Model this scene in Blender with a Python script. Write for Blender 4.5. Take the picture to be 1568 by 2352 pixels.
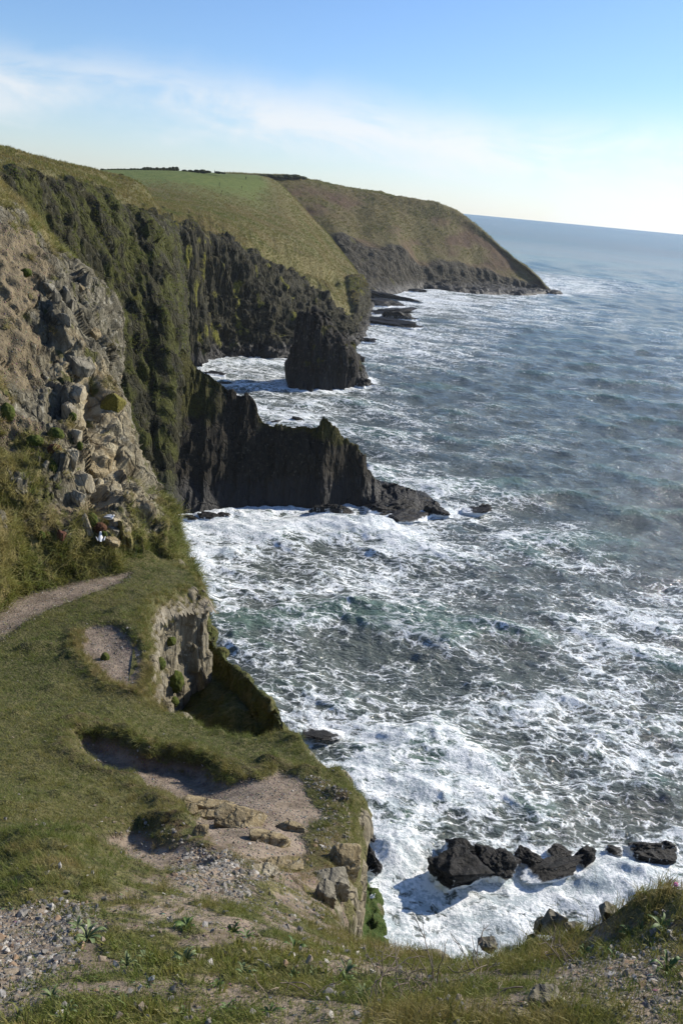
import bpy, math, random, time
import numpy as np
T0 = time.time()
for o in list(bpy.data.objects): bpy.data.objects.remove(o)
SC = bpy.context.scene
COL = SC.collection
random.seed(5); RNG = np.random.default_rng(11)

# ------------------------------------------------------------------ camera
H = 55.0                                    # height of the viewpoint above the sea, metres
PITCH, ROLL, FPX = math.radians(21.5), math.atan(0.095), 1801.0
_c, _s = math.cos(PITCH), math.sin(PITCH)
_cr, _sr = math.cos(ROLL), math.sin(ROLL)
R0, U0, F0 = np.array([1., 0, 0]), np.array([0, _s, _c]), np.array([0, _c, -_s])
RV, UV = R0 * _cr + U0 * _sr, -R0 * _sr + U0 * _cr
cd = bpy.data.cameras.new('camera'); cam = bpy.data.objects.new('camera', cd); COL.objects.link(cam)
cd.sensor_fit = 'VERTICAL'; cd.sensor_height = 23.5; cd.lens = 23.5 * FPX / 2352
cd.clip_start = 0.1; cd.clip_end = 200000
from mathutils import Matrix
cam.matrix_world = Matrix(((RV[0], UV[0], -F0[0], 0), (RV[1], UV[1], -F0[1], 0), (RV[2], UV[2], -F0[2], H), (0, 0, 0, 1)))
SC.camera = cam

# ------------------------------------------------------------------ light
SUN_AZ, SUN_EL = math.radians(58), math.radians(27)     # azimuth to the right of +Y
SC.view_settings.view_transform = 'Standard'; SC.view_settings.look = 'None'
SC.view_settings.exposure = 0.58; SC.view_settings.gamma = 1.0
SC.view_settings.use_curve_mapping = False
sd = np.array([math.sin(SUN_AZ) * math.cos(SUN_EL), math.cos(SUN_AZ) * math.cos(SUN_EL), math.sin(SUN_EL)])
sl = bpy.data.lights.new('sun', 'SUN'); sl.energy = 4.6; sl.angle = math.radians(0.55); sl.color = (1, 0.93, 0.80)
so = bpy.data.objects.new('sun', sl); COL.objects.link(so); so.location = (200, 100, 300)
from mathutils import Vector
so.rotation_euler = Vector(-sd).to_track_quat('-Z', 'Y').to_euler()

class NT:
    """small helper to write node trees"""
    def __init__(s, nt): s.nt = nt; s.n = nt.nodes; s.l = nt.links
    def add(s, typ, ins=None, out=0, **kw):
        n = s.n.new(typ)
        for k, v in kw.items(): setattr(n, k, v)
        for k, v in (ins or {}).items(): s.put(n.inputs[k], v)
        return n if out is None else n.outputs[out]
    def put(s, sock, v):
        if hasattr(v, 'is_linked'): s.l.new(v, sock)
        else:
            if isinstance(v, (tuple, list)) and len(v) == 3 and sock.type == 'RGBA': v = (*v, 1)
            sock.default_value = v
    def m(s, op, a, b=0.0, c=0.0, clamp=False):
        n = s.n.new('ShaderNodeMath'); n.operation = op; n.use_clamp = clamp
        s.put(n.inputs[0], a); s.put(n.inputs[1], b); s.put(n.inputs[2], c); return n.outputs[0]
    def vm(s, op, a, b=(0, 0, 0), scale=None):
        n = s.n.new('ShaderNodeVectorMath'); n.operation = op
        s.put(n.inputs[0], a); s.put(n.inputs[1], b)
        if scale is not None: s.put(n.inputs['Scale'], scale)
        return n.outputs[1] if op in ('DOT_PRODUCT', 'LENGTH') else n.outputs[0]
    def noise(s, vec, scale, detail=4, rough=0.55, dist=0.0, out=0):
        return s.add('ShaderNodeTexNoise', {'Vector': vec, 'Scale': scale, 'Detail': detail, 'Roughness': rough, 'Distortion': dist}, out)
    def voro(s, vec, scale, feature='F1', out=0, rand=1.0):
        return s.add('ShaderNodeTexVoronoi', {'Vector': vec, 'Scale': scale, 'Randomness': rand}, out, feature=feature)
    def mapr(s, v, a, b, c=0.0, d=1.0, smooth=True):
        return s.add('ShaderNodeMapRange', {'Value': v, 'From Min': a, 'From Max': b, 'To Min': c, 'To Max': d}, 0,
                     interpolation_type='SMOOTHSTEP' if smooth else 'LINEAR')
    def mix(s, f, a, b, blend='MIX'):
        n = s.n.new('ShaderNodeMix'); n.data_type = 'RGBA'; n.blend_type = blend
        s.put(n.inputs[0], f); s.put(n.inputs[6], a); s.put(n.inputs[7], b); return n.outputs[2]
    def attr(s, name): return s.add('ShaderNodeAttribute', None, 2, attribute_name=name)
    def scale(s, vec, v): return s.vm('MULTIPLY', vec, v)

# ------------------------------------------------------------------ sky
W = bpy.data.worlds.new('World'); SC.world = W; W.use_nodes = True
w = NT(W.node_tree); w.n.clear()
sky = w.add('ShaderNodeTexSky', None, 0, sky_type='NISHITA', sun_disc=False, sun_elevation=SUN_EL, sun_rotation=SUN_AZ,
            altitude=0.0, air_density=1.0, dust_density=0.25, ozone_density=4.0)
dirv = w.add('ShaderNodeTexCoord', None, 0)
sep = w.add('ShaderNodeSeparateXYZ', {0: dirv}, None)
el = w.m('ARCSINE', sep.outputs[2]); az = w.m('ARCTAN2', sep.outputs[0], sep.outputs[1])
# cloud layer coordinates: a sheet high above, so streaks foreshorten to the horizon
zc = w.m('ADD', w.m('MAXIMUM', sep.outputs[2], 0.0), 0.06)
cx = w.m('DIVIDE', sep.outputs[0], zc); cy = w.m('DIVIDE', sep.outputs[1], zc)
cp = w.add('ShaderNodeCombineXYZ', {0: cx, 1: cy, 2: 0.0})
rot = w.add('ShaderNodeMapping', {0: cp, 2: (0, 0, math.radians(28)), 3: (0.55, 1.25, 1)}, 0)
n1 = w.noise(rot, 0.9, 7, 0.55, 0.6)
n2 = w.noise(w.vm('ADD', dirv, (3.1, 1.7, 0.4)), 3.2, 6, 0.6, 0.3)
n4 = w.noise(w.add('ShaderNodeCombineXYZ', {0: w.m('MULTIPLY', az, 2.2), 1: w.m('MULTIPLY', el, 7.0), 2: 0.3}), 3.2, 7, 0.6, 0.5)
# the long veil: a sheet with a firm upper edge, sinking to the right and thinning downwards
bandc = w.m('SUBTRACT', 0.104, w.m('MULTIPLY', w.m('MAXIMUM', az, -0.05), 0.07))
bd = w.m('SUBTRACT', w.m('ADD', el, w.m('MULTIPLY', w.m('SUBTRACT', w.m('ADD', w.m('MULTIPLY', n2, .6), w.m('MULTIPLY', n4, .4)), 0.5), 0.17)), bandc)
band = w.m('MULTIPLY', w.mapr(bd, 0.030, -0.018), w.mapr(bd, -0.075, -0.014))
veil = w.m('MULTIPLY', band, w.mapr(w.m('ADD', w.m('MULTIPLY', n4, 0.6), w.m('MULTIPLY', n2, 0.4)), 0.38, 0.60, 0.08, 1.0))
sdot = w.m('MAXIMUM', w.vm('DOT_PRODUCT', dirv, tuple(sd)), 0.0)
low = w.m('MULTIPLY', w.mapr(el, 0.15, 0.0), w.m('ADD', 0.22, w.m('MULTIPLY', w.mapr(sdot, 0.38, 0.86), w.mapr(n4, 0.3, 0.62, 0.45, .92))))
cs = w.scale(w.add('ShaderNodeCombineXYZ', {0: az, 1: w.m('MULTIPLY', el, 2.6), 2: 0.0}), (1, 1, 1))
n3 = w.noise(cs, 11.0, 6, 0.6, 0.2)
cum = w.m('MULTIPLY', w.mapr(n3, 0.53, 0.60), w.m('MULTIPLY', w.mapr(el, 0.0, 0.02), w.m('MULTIPLY', w.mapr(el, 0.10, 0.045), w.mapr(sdot, 0.40, 0.75))))
mask = w.m('ADD', w.m('MULTIPLY', veil, 0.86), w.m('MULTIPLY', w.m('SUBTRACT', 1.0, w.m('MULTIPLY', veil, 0.86)), w.m('MAXIMUM', low, w.m('MULTIPLY', cum, 0.75))), clamp=True)
skyc = w.vm('MULTIPLY', w.vm('SCALE', sky, scale=0.096), (.90, .97, 1.12))
# clouds are lit by the sun: brighter towards it
cb = w.m('ADD', 0.63, w.m('MULTIPLY', w.m('POWER', sdot, 3.0), 0.28))
cloudc = w.vm('SCALE', (0.93, 0.965, 1.0), scale=cb)
colr = w.mix(mask, skyc, cloudc)
bg = w.add('ShaderNodeBackground', {'Color': colr, 'Strength': 1.0})
w.l.new(bg, w.add('ShaderNodeOutputWorld', None, None).inputs[0])

# ------------------------------------------------------------------ numeric helpers
def ray(u, v):
    a, b = (u - 784) / FPX, -(v - 1176) / FPX
    return F0 + a * RV + b * UV
CAM = np.array([0, 0, H])
def PY(u, v, Y): r = ray(u, v); return CAM + r * (Y / r[1])
def PZ(u, v, z=0.0): r = ray(u, v); return CAM + r * ((z - H) / r[2])
def PD(u, v, d): r = ray(u, v); return CAM + r * (d / np.linalg.norm(r))

def hsh(ix, iy, iz, seed=0):
    h = (ix.astype(np.int64) * 374761393 + iy.astype(np.int64) * 668265263 + iz.astype(np.int64) * 2147483647 + seed * 974711) & 0xFFFFFFFF
    h = ((h ^ (h >> 13)) * 1274126177) & 0xFFFFFFFF
    h = ((h ^ (h >> 16)) * 2246822519) & 0xFFFFFFFF
    return (h ^ (h >> 15)) & 0xFFFFFFFF
def vnoise(p, seed=0):
    """gradient noise about -1..1"""
    sh = p.shape[:-1]; p = p.reshape(-1, 3)
    i = np.floor(p).astype(np.int64); f = p - i; u = f * f * f * (f * (f * 6 - 15) + 10)
    res = 0
    for dx in (0, 1):
        for dy in (0, 1):
            for dz in (0, 1):
                h = hsh(i[:, 0] + dx, i[:, 1] + dy, i[:, 2] + dz, seed)
                g = ((h & 255) / 127.5 - 1) * (f[:, 0] - dx) + (((h >> 8) & 255) / 127.5 - 1) * (f[:, 1] - dy) + (((h >> 16) & 255) / 127.5 - 1) * (f[:, 2] - dz)
                wx = u[:, 0] if dx else 1 - u[:, 0]; wy = u[:, 1] if dy else 1 - u[:, 1]; wz = u[:, 2] if dz else 1 - u[:, 2]
                res = res + g * wx * wy * wz
    return (res * 1.3).reshape(sh)
def fbm(p, octv=4, seed=0, gain=0.5, ridged=False):
    a, t, s = 1.0, 0.0, 0.0; q = p
    for k in range(octv):
        n = vnoise(q, seed + k)
        if ridged: n = 1 - 2 * np.abs(n)
        t = t + a * n; s += a; a *= gain; q = q * 2.03 + 17.3
    return t / s
def cells(p, seed=0):
    """cellular noise: nearest distance, second distance, cell value 0..1"""
    sh = p.shape[:-1]; p = p.reshape(-1, 3)
    i = np.floor(p).astype(np.int64)
    d1 = np.full(len(p), 9.0); d2 = np.full(len(p), 9.0); cv = np.zeros(len(p))
    for dx in (-1, 0, 1):
        for dy in (-1, 0, 1):
            for dz in (-1, 0, 1):
                a, b, c = i[:, 0] + dx, i[:, 1] + dy, i[:, 2] + dz
                h = hsh(a, b, c, seed)
                q = np.stack([a + (h & 1023) / 1023, b + ((h >> 10) & 1023) / 1023, c + ((h >> 20) & 1023) / 1023], -1) - p
                d = np.sqrt((q * q).sum(-1))
                v = (hsh(a, b, c, seed + 77) & 65535) / 65535
                nw = d < d1
                d2 = np.where(nw, d1, np.minimum(d2, d)); cv = np.where(nw, v, cv); d1 = np.where(nw, d, d1)
    return d1.reshape(sh), d2.reshape(sh), cv.reshape(sh)
def sstep(a, b, x):
    t = np.clip((x - a) / (b - a), 0, 1); return t * t * (3 - 2 * t)
def crom(C, n, axis, lin=False):
    """resample control array C along axis with Catmull-Rom to n samples (uniform parameter)"""
    C = np.moveaxis(C, axis, 0); k = len(C)
    t = np.linspace(0, k - 1, n); i = np.minimum(t.astype(int), k - 2); f = (t - i)
    f = f.reshape((-1,) + (1,) * (C.ndim - 1))
    p1, p2 = C[i], C[i + 1]
    if lin: out = p1 * (1 - f) + p2 * f
    else:
        p0 = np.where((i > 0).reshape(f.shape), C[np.maximum(i - 1, 0)], 2 * p1 - p2)
        p3 = np.where((i < k - 2).reshape(f.shape), C[np.minimum(i + 2, k - 1)], 2 * p2 - p1)
        # tension keeps the curve from overshooting
        m1, m2 = (p2 - p0) * 0.4, (p3 - p1) * 0.4
        f2, f3 = f * f, f * f * f
        out = (2 * f3 - 3 * f2 + 1) * p1 + (f3 - 2 * f2 + f) * m1 + (-2 * f3 + 3 * f2) * p2 + (f3 - f2) * m2
    return np.moveaxis(out, 0, axis)
def gridnormals(P):
    a = np.gradient(P, axis=0); b = np.gradient(P, axis=1)
    n = np.cross(a, b); l = np.linalg.norm(n, axis=-1, keepdims=True); return n / np.maximum(l, 1e-9)
def loft(rows, nv, nu, flip=False):
    """rows: control rows of points -> dense grid (nv, nu, 3)"""
    C = np.array(rows, float)
    return crom(crom(C, nv, 0), nu, 1)

def mesh_obj(name, V, F, mat, attrs=None, smooth=True, parent=None, kind=None, label=None, cat=None, group=None):
    V = np.ascontiguousarray(V, np.float32).reshape(-1, 3)
    Fs = F if isinstance(F, list) else [F]
    me = bpy.data.meshes.new(name)
    me.vertices.add(len(V)); me.vertices.foreach_set('co', V.ravel())
    nl = sum(f.size for f in Fs); nf = sum(len(f) for f in Fs)
    me.loops.add(nl); me.polygons.add(nf)
    me.loops.foreach_set('vertex_index', np.concatenate([f.ravel() for f in Fs]).astype(np.int32))
    tot = np.concatenate([np.full(len(f), f.shape[1], np.int32) for f in Fs])
    st = np.concatenate([[0], np.cumsum(tot)[:-1]]).astype(np.int32)
    me.polygons.foreach_set('loop_start', st)
    try: me.polygons.foreach_set('loop_total', tot)
    except Exception: pass
    me.update(calc_edges=True)
    me.polygons.foreach_set('use_smooth', np.full(nf, smooth, bool))
    for k, a in (attrs or {}).items():
        at = me.attributes.new(k, 'FLOAT', 'POINT'); at.data.foreach_set('value', np.ascontiguousarray(a, np.float32).ravel())
    me.materials.append(mat); me.validate(); 
    o = bpy.data.objects.new(name, me); COL.objects.link(o)
    if parent is not None: o.parent = parent
    tag(o, label, cat, group, kind)
    return o
def tag(o, label=None, cat=None, group=None, kind=None):
    if label: o['label'] = label
    if cat: o['category'] = cat
    if group: o['group'] = group
    if kind or cat: o['kind'] = kind or 'thing'
    return o
def gridfaces(nv, nu, keep=None, wrap=False):
    idx = np.arange(nv * nu).reshape(nv, nu)
    if wrap: idx = np.concatenate([idx, idx[:, :1]], 1)
    f = np.stack([idx[:-1, :-1], idx[1:, :-1], idx[1:, 1:], idx[:-1, 1:]], -1)
    if keep is not None: f = f[keep]
    return f.reshape(-1, 4)
def grid_obj(name, P, mat, attrs=None, wrap=False, keep=None, **kw):
    nv, nu = P.shape[:2]
    return mesh_obj(name, P, gridfaces(nv, nu, keep, wrap), mat, attrs, **kw)
def empty(name, loc, label=None, cat=None, group=None):
    o = bpy.data.objects.new(name, None); COL.objects.link(o); o.location = loc; o.empty_display_size = 0.2
    return tag(o, label, cat, group)

# ------------------------------------------------------------------ materials
def new_mat(name):
    m = bpy.data.materials.new(name); m.use_nodes = True; t = NT(m.node_tree); t.n.clear()
    out = t.add('ShaderNodeOutputMaterial', None, None); return m, t, out
def simple_mat(name, c1, c2, scale=6, rough=0.85, bump=0.3, bscale=25, spec=0.3, bd=0.01):
    m, t, out = new_mat(name); co = t.add('ShaderNodeTexCoord', None, 3)
    oi = t.add('ShaderNodeObjectInfo', None, 5)
    n = t.noise(t.vm('ADD', co, t.add('ShaderNodeCombineXYZ', {0: t.m('MULTIPLY', oi, 37.0), 1: oi, 2: oi})), scale, 5, 0.6)
    c = t.mix(t.mapr(n, 0.3, 0.7), c1, c2)
    h = t.noise(co, bscale, 4, 0.6)
    bp = t.add('ShaderNodeBump', {'Strength': bump, 'Distance': bd, 'Height': h})
    b = t.add('ShaderNodeBsdfPrincipled', {'Base Color': c, 'Roughness': rough, 'Normal': bp, 'Specular IOR Level': spec})
    t.l.new(b, out.inputs[0]); return m
def terrain_mat(name, s, rock, grass, soil=((.22, .165, .12), (.34, .27, .21)), moss=(.07, .075, .012), bump=1.0, stretch=(1, 1, .25), gstretch=(1, 1, 1), lich=0.25, dist=None, rough=0.9):
    """ground material: rock / grass / soil / moss by vertex attributes, grain by noise. s = size of the grain in metres"""
    m, t, out = new_mat(name)
    co = t.add('ShaderNodeTexCoord', None, 3)
    big = t.noise(co, 0.18 / s, 4, 0.6); med = t.noise(co, 1.0 / s, 5, 0.62); fine = t.noise(co, 5.0 / s, 4, 0.65)
    rc = t.scale(co, stretch); rn = t.noise(rc, 1.3 / s, 7, 0.68, 0.4); rn2 = t.noise(rc, 6.0 / s, 5, 0.7)
    rockc = t.mix(t.mapr(rn, 0.34, 0.66), rock[0], rock[1])
    rockc = t.mix(t.m('MULTIPLY', t.mapr(rn2, 0.5, 0.75), 0.7), rockc, rock[2])
    rockc = t.mix(t.m('MULTIPLY', t.mapr(t.noise(co, 2.4 / s, 3, 0.7), 0.58, 0.68), lich), rockc, (.42, .40, .33))
    rockc = t.mix(t.attr('ochre'), rockc, t.mix(t.mapr(rn, .34, .66), (.22, .165, .085), (.44, .385, .265)))
    crack = t.voro(t.vm('ADD', t.scale(rc, (1, 1, 1)), t.vm('SCALE', t.noise(rc, 2 / s, 3, 0.6, 0, 1), scale=0.5 * s)), 0.9 / s, 'DISTANCE_TO_EDGE')
    rockc = t.mix(t.mapr(crack, 0.0, 0.05, 0.55, 0.0), rockc, tuple(x * 0.25 for x in rock[0]))
    gg = t.scale(co, gstretch)
    gn = t.noise(gg, 0.8 / s, 5, 0.65); gf = t.noise(gg, 6.0 / s, 4, 0.7)
    gc = t.mix(t.mapr(t.m('ADD', t.m('MULTIPLY', big, 0.55), t.m('MULTIPLY', gn, 0.45)), 0.36, 0.62), grass[0], grass[1])
    gc = t.mix(t.m('MULTIPLY', t.mapr(gf, 0.42, 0.66), 0.75), gc, grass[2])
    gc = t.mix(t.m('MULTIPLY', t.mapr(gf, 0.48, 0.30), 0.5), gc, tuple(x * 0.35 for x in grass[0]))
    so_ = t.mix(t.mapr(t.m('ADD', t.m('MULTIPLY', med, 0.6), t.m('MULTIPLY', fine, 0.4)), 0.36, 0.64), soil[0], soil[1])
    st = t.voro(co, 9.0 / s, 'F1', None)
    so_ = t.mix(t.m('MULTIPLY', t.mapr(st.outputs[0], 0.3, 0.16), 0.6), so_, t.mix(0.8, (.30, .27, .23), st.outputs[1], 'MULTIPLY'))
    moc = t.mix(t.mapr(fine, 0.35, 0.65), tuple(x * 0.45 for x in moss), moss)
    def edge(a, width=0.22):
        return t.mapr(t.m('ADD', a, t.m('MULTIPLY', t.m('SUBTRACT', t.m('ADD', t.m('MULTIPLY', med, 0.5), t.m('MULTIPLY', fine, 0.5)), 0.5), 0.9)), 0.5 - width, 0.5 + width)
    ag, as_, am = edge(t.attr('grass')), edge(t.attr('soil')), edge(t.attr('moss'))
    c = t.mix(am, rockc, moc); c = t.mix(as_, c, so_)
    green = t.attr('mown'); c = t.mix(ag, c, t.mix(green, gc, t.mix(t.mapr(gn, 0.35, 0.65), (.085, .120, .017), (.132, .158, .032))))
    wet = t.attr('wet')
    c = t.mix(t.m('MULTIPLY', wet, 0.95), c, (.018, .017, .017))
    c = t.mix(t.attr('brown'), c, t.mix(t.mapr(gn, 0.35, 0.65), (.055, .028, .018), (.10, .058, .03)))
    rh = t.m('ADD', t.m('ADD', t.m('MULTIPLY', rn, 1.0), t.m('MULTIPLY', rn2, 0.35)), t.m('MULTIPLY', t.mapr(crack, 0, 0.08), 0.35))
    gh = t.m('ADD', t.m('MULTIPLY', gn, 0.5), t.m('MULTIPLY', gf, 0.6))
    sh = t.m('ADD', t.m('MULTIPLY', fine, 0.25), t.m('MULTIPLY', t.mapr(st.outputs[0], 0.4, 0.1), 0.15))
    hgt = t.m('ADD', t.m('MULTIPLY', rh, t.m('SUBTRACT', 1.0, t.m('MAXIMUM', ag, as_))), t.m('ADD', t.m('MULTIPLY', gh, ag), t.m('MULTIPLY', sh, as_)))
    bp = t.add('ShaderNodeBump', {'Strength': bump, 'Distance': 0.35 * s, 'Height': hgt})
    ro = t.m('SUBTRACT', rough, t.m('MULTIPLY', wet, 0.35))
    b = t.add('ShaderNodeBsdfPrincipled', {'Base Color': c, 'Roughness': ro, 'Normal': bp, 'Specular IOR Level': 0.25})
    t.l.new(b, out.inputs[0]); return m
# ------------------------------------------------------------------ far landforms
def pts(*spec):
    """(u, v, Y) -> point at forward distance Y; (u, v) -> point on the sea; arrays pass through"""
    out = []
    for q in spec:
        if isinstance(q, np.ndarray): out.append(q)
        elif len(q) == 2: out.append(PZ(q[0], q[1], -0.3))
        else: out.append(PY(*q))
    return out
SHORE = []
def skirt_below(row, dz=-4.0):
    r = np.array(row); r = r.copy(); r[:, 2] = dz; return r

MAT_FAR = terrain_mat('far_headland_ground', 5.0, ((.018, .015, .009), (.042, .036, .022), (.075, .064, .045)),
                      ((.068, .062, .018), (.115, .092, .036), (.165, .135, .062)), moss=(.07, .065, .014), stretch=(1, 1, .35), gstretch=(1, 1, .5), bump=0.9)
MAT_MID = terrain_mat('cliff_headland_ground', 3.2, ((.011, .011, .005), (.032, .029, .013), (.10, .088, .055)),
                      ((.078, .080, .020), (.135, .115, .042), (.20, .17, .08)), moss=(.15, .145, .02), stretch=(1, 1, .35), gstretch=(1, 1, .6), bump=0.9, lich=.08)
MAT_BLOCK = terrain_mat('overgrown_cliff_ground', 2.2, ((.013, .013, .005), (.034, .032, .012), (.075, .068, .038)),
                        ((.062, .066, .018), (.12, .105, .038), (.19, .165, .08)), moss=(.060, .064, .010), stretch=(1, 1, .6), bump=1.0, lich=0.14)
MAT_FIN = terrain_mat('dark_slate_rock', 1.6, ((.013, .011, .007), (.027, .022, .014), (.048, .039, .026)),
                      ((.05, .055, .015), (.09, .09, .03), (.12, .11, .04)), moss=(.055, .052, .008), stretch=(1, 1, .25), bump=1.0, lich=0.1)
MAT_STACK = terrain_mat('grey_slate_rock', 2.0, ((.009, .008, .007), (.026, .022, .018), (.13, .118, .10)),
                        ((.05, .055, .015), (.09, .09, .03), (.12, .11, .04)), moss=(.07, .066, .012), stretch=(1, 1, .10), bump=1.0, lich=0.2)

def ribs(P, N, amp, sc, seed, vert=0.12, oct=5, mask=1.0):
    """strata standing upright: displace along the normal with noise drawn out in height"""
    q = P * np.array([1 / sc, 1 / sc, vert / sc]); q[..., 0] += .25 * fbm(P / (sc * 1.2), 2, seed + 4)
    d = fbm(q, oct, seed, 0.55, True) * 0.7 + fbm(q * 2.7 + 5, 3, seed + 9) * 0.3
    return P + N * (d * amp * mask)[..., None]

# --- far headland
A = [((500, 397, 600), (620, 620, 530), (655, 660, 500), (690, 700)),
     ((627, 401, 630), (738, 590, 556), (772, 645, 535), (800, 690)),
     ((700, 410, 650), (777, 540, 580), (810, 615, 550), (834, 690)),
     ((800, 432, 672), (837, 563, 590), (850, 625, 562), (855, 682)),
     ((867, 441, 682), (915, 563, 610), (915, 622, 590), (910, 673)),
     ((940, 460, 694), (963, 598, 625), (963, 638, 615), (965, 664)),
     ((1000, 470, 705), (1047, 602, 650), (1050, 642, 638), (1050, 672)),
     ((1047, 487, 714), (1090, 614, 665), (1100, 652, 655), (1110, 675)),
     ((1107, 532, 716), (1140, 627, 675), (1155, 657, 668), (1170, 677)),
     ((1167, 583, 712), (1185, 645, 682), (1195, 666, 678), (1210, 678)),
     ((1227, 628, 700), (1232, 655, 690), (1238, 668, 686), (1243, 675)),
     ((1258, 664, 692), (1259, 669, 690), (1261, 672, 689), (1264, 676)),
     ((1282, 675.5, 678), (1283, 675.8, 678), (1284, 676, 678), (1286, 677))]
sky_r, brk, midr, wat = [pts(*[c[k] for c in A]) for k in range(4)]
sky_r, brk, midr, wat = map(np.array, (sky_r, brk, midr, wat)); SHORE.append(wat)
back = sky_r + np.array([30, 130, 0]); back[:, 2] = np.where(np.arange(13) < 5, sky_r[:, 2] - 10, -4)
back2 = sky_r + np.array([60, 320, 0]); back2[:, 2] = -6
m1 = (sky_r * .62 + brk * .38) + np.array([0, -2, 2.5]) * np.clip((sky_r[:, 2:] - brk[:, 2:] - 4) / 26, 0, 1)
P = loft([back2, back, sky_r, m1, brk, midr, wat, skirt_below(wat)], 200, 340)
N = gridnormals(P)
t = np.linspace(0, 7, 200)[:, None] * np.ones(340)[None]
rockm = sstep(3.75, 4.3, t + fbm(P / 22, 3, 3) * 0.45)
P = ribs(P, N, 5.0, 13.0, 4, 0.10, 5, rockm)
P[..., 2] += (fbm(P / 14, 4, 6) * 2.0 + fbm(P / 3.0, 2, 8) * 0.5) * sstep(0, 8, P[..., 2]) * (1 - rockm * .7)
uu = np.linspace(0, 12, 340)[None] * np.ones(200)[:, None]
brown = np.clip(sstep(-0.12, 0.22, fbm(P / np.array([40, 40, 14]), 3, 21)) * (1 - rockm) * sstep(2.3, 3.0, t) * 0.9, 0, 1)
wet = sstep(7, 2, P[..., 2] + fbm(P / 5, 3, 2) * 3)
PHD = P; BRN = brown
grid_obj('headland', P, MAT_FAR, dict(grass=1 - rockm, brown=brown, wet=wet, moss=sstep(.1, .5, fbm(P / 12, 3, 31)) * rockm * .8), kind='structure',
         label='far brown grassy headland running out to a point at the horizon')

# --- middle headland: mown green on top, grass slope, dark bay cliffs
B = [((200, 398, 450), (270, 440, 380), (330, 480, 255), (340, 640, 252), (350, 838)),
     ((234, 391, 480), (320, 450, 380), (385, 505, 258), (400, 660, 257), (420, 842)),
     ((330, 391, 500), (400, 460, 385), (436, 528, 266), (446, 680, 265), (466, 838)),
     ((380, 392, 510), (440, 462, 392), (468, 538, 284), (470, 680, 283), (484, 828)),
     ((430, 394, 520), (485, 470, 400), (502, 550, 294), (505, 680, 291), (512, 818)),
     ((500, 399, 540), (560, 490, 410), (560, 577, 304), (570, 700, 298), (570, 815)),
     ((565, 403, 560), (630, 512, 425), (625, 612, 320), (630, 720, 304), (640, 820)),
     ((605, 406, 575), (680, 522, 440), (700, 650, 337), (705, 740, 315), (715, 812)),
     ((640, 420, 585), (722, 545, 455), (765, 677, 346), (767, 742, 330), (772, 800)),
     ((690, 470, 580), (750, 568, 470), (803, 712, 354), (807, 756, 343), (813, 788)),
     ((718, 502, 575), (776, 592, 474), (812, 694, 380), (818, 738, 376), (826, 765)),
     ((738, 522, 570), (803, 606, 478), (831, 670, 420), (834, 710, 415), (838, 738)),
     ((750, 534, 585), (818, 622, 505), (836, 668, 468), (840, 692, 464), (846, 704))]
sk, mi, ed, cm, wa = [np.array(pts(*[c[k] for c in B])) for k in range(5)]
SHORE.append(wa)
bk = sk + np.array([-20, 140, 2.0]); bk2 = bk + np.array([-20, 200, -6])
h1 = sk * .6 + mi * .4 + np.array([0, 0, 1.0]) * np.clip((9 - np.arange(13)) / 3, 0, 1)[:, None]; h2 = mi * .5 + ed * .5 + np.array([0, 0, 1.2]) * np.clip((10 - np.arange(13)) / 3, 0, 1)[:, None]
lo = cm * .45 + wa * .55 + np.array([0, 1.5, 0])
P = loft([bk2, bk, sk, h1, mi, h2, ed, cm, lo, wa, skirt_below(wa)], 310, 440)
N = gridnormals(P); nv, nu = P.shape[:2]
t = np.linspace(0, 10, nv)[:, None] * np.ones(nu)[None]; uu = np.linspace(0, 12, nu)[None] * np.ones(nv)[:, None]
rockm = sstep(5.8, 6.1, t - .35 * sstep(6.5, 8.2, uu) * sstep(9.5, 8.9, uu) + .85 * sstep(9.1, 10.2, uu) + fbm(P / np.array([9, 9, 9]), 4, 3) * 0.45 + fbm(P / np.array([3, 3, 20]), 3, 7) * .22)
P = ribs(P, N, 3.0, 8.0, 14, 0.07, 6, rockm * (0.30 + 0.70 * sstep(4.6, 2.8, uu)))
colm = cells(np.stack([P[..., 0] / 3.2 + P[..., 2] * .02, P[..., 1] / 4, P[..., 2] / 34], -1), 61)[2]; colm2 = cells(np.stack([P[..., 0] / 1.4, P[..., 1] / 2, P[..., 2] / 9], -1), 62)[2]
P = P + N * (((colm - .5) * 3.0 * sstep(6.0, 3.0, uu) + (colm2 - .5) * 1.1) * rockm)[..., None]
P = P + N * ((fbm(P / np.array([11, 11, 9]), 5, 17, .6, True) * 3.4 + (cells(P / np.array([4, 4, 3]), 18)[2] - .5) * 1.6) * rockm * sstep(2.6, 4.6, uu))[..., None]
# ledges and gullies of the slope's lower hem
P[..., 2] += (fbm(P / 9, 4, 6) * 0.9 + fbm(P / np.array([1.6, 3.0, 2.0]), 3, 8) * 0.42) * (1 - rockm) * sstep(3.0, 4.5, t)
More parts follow.
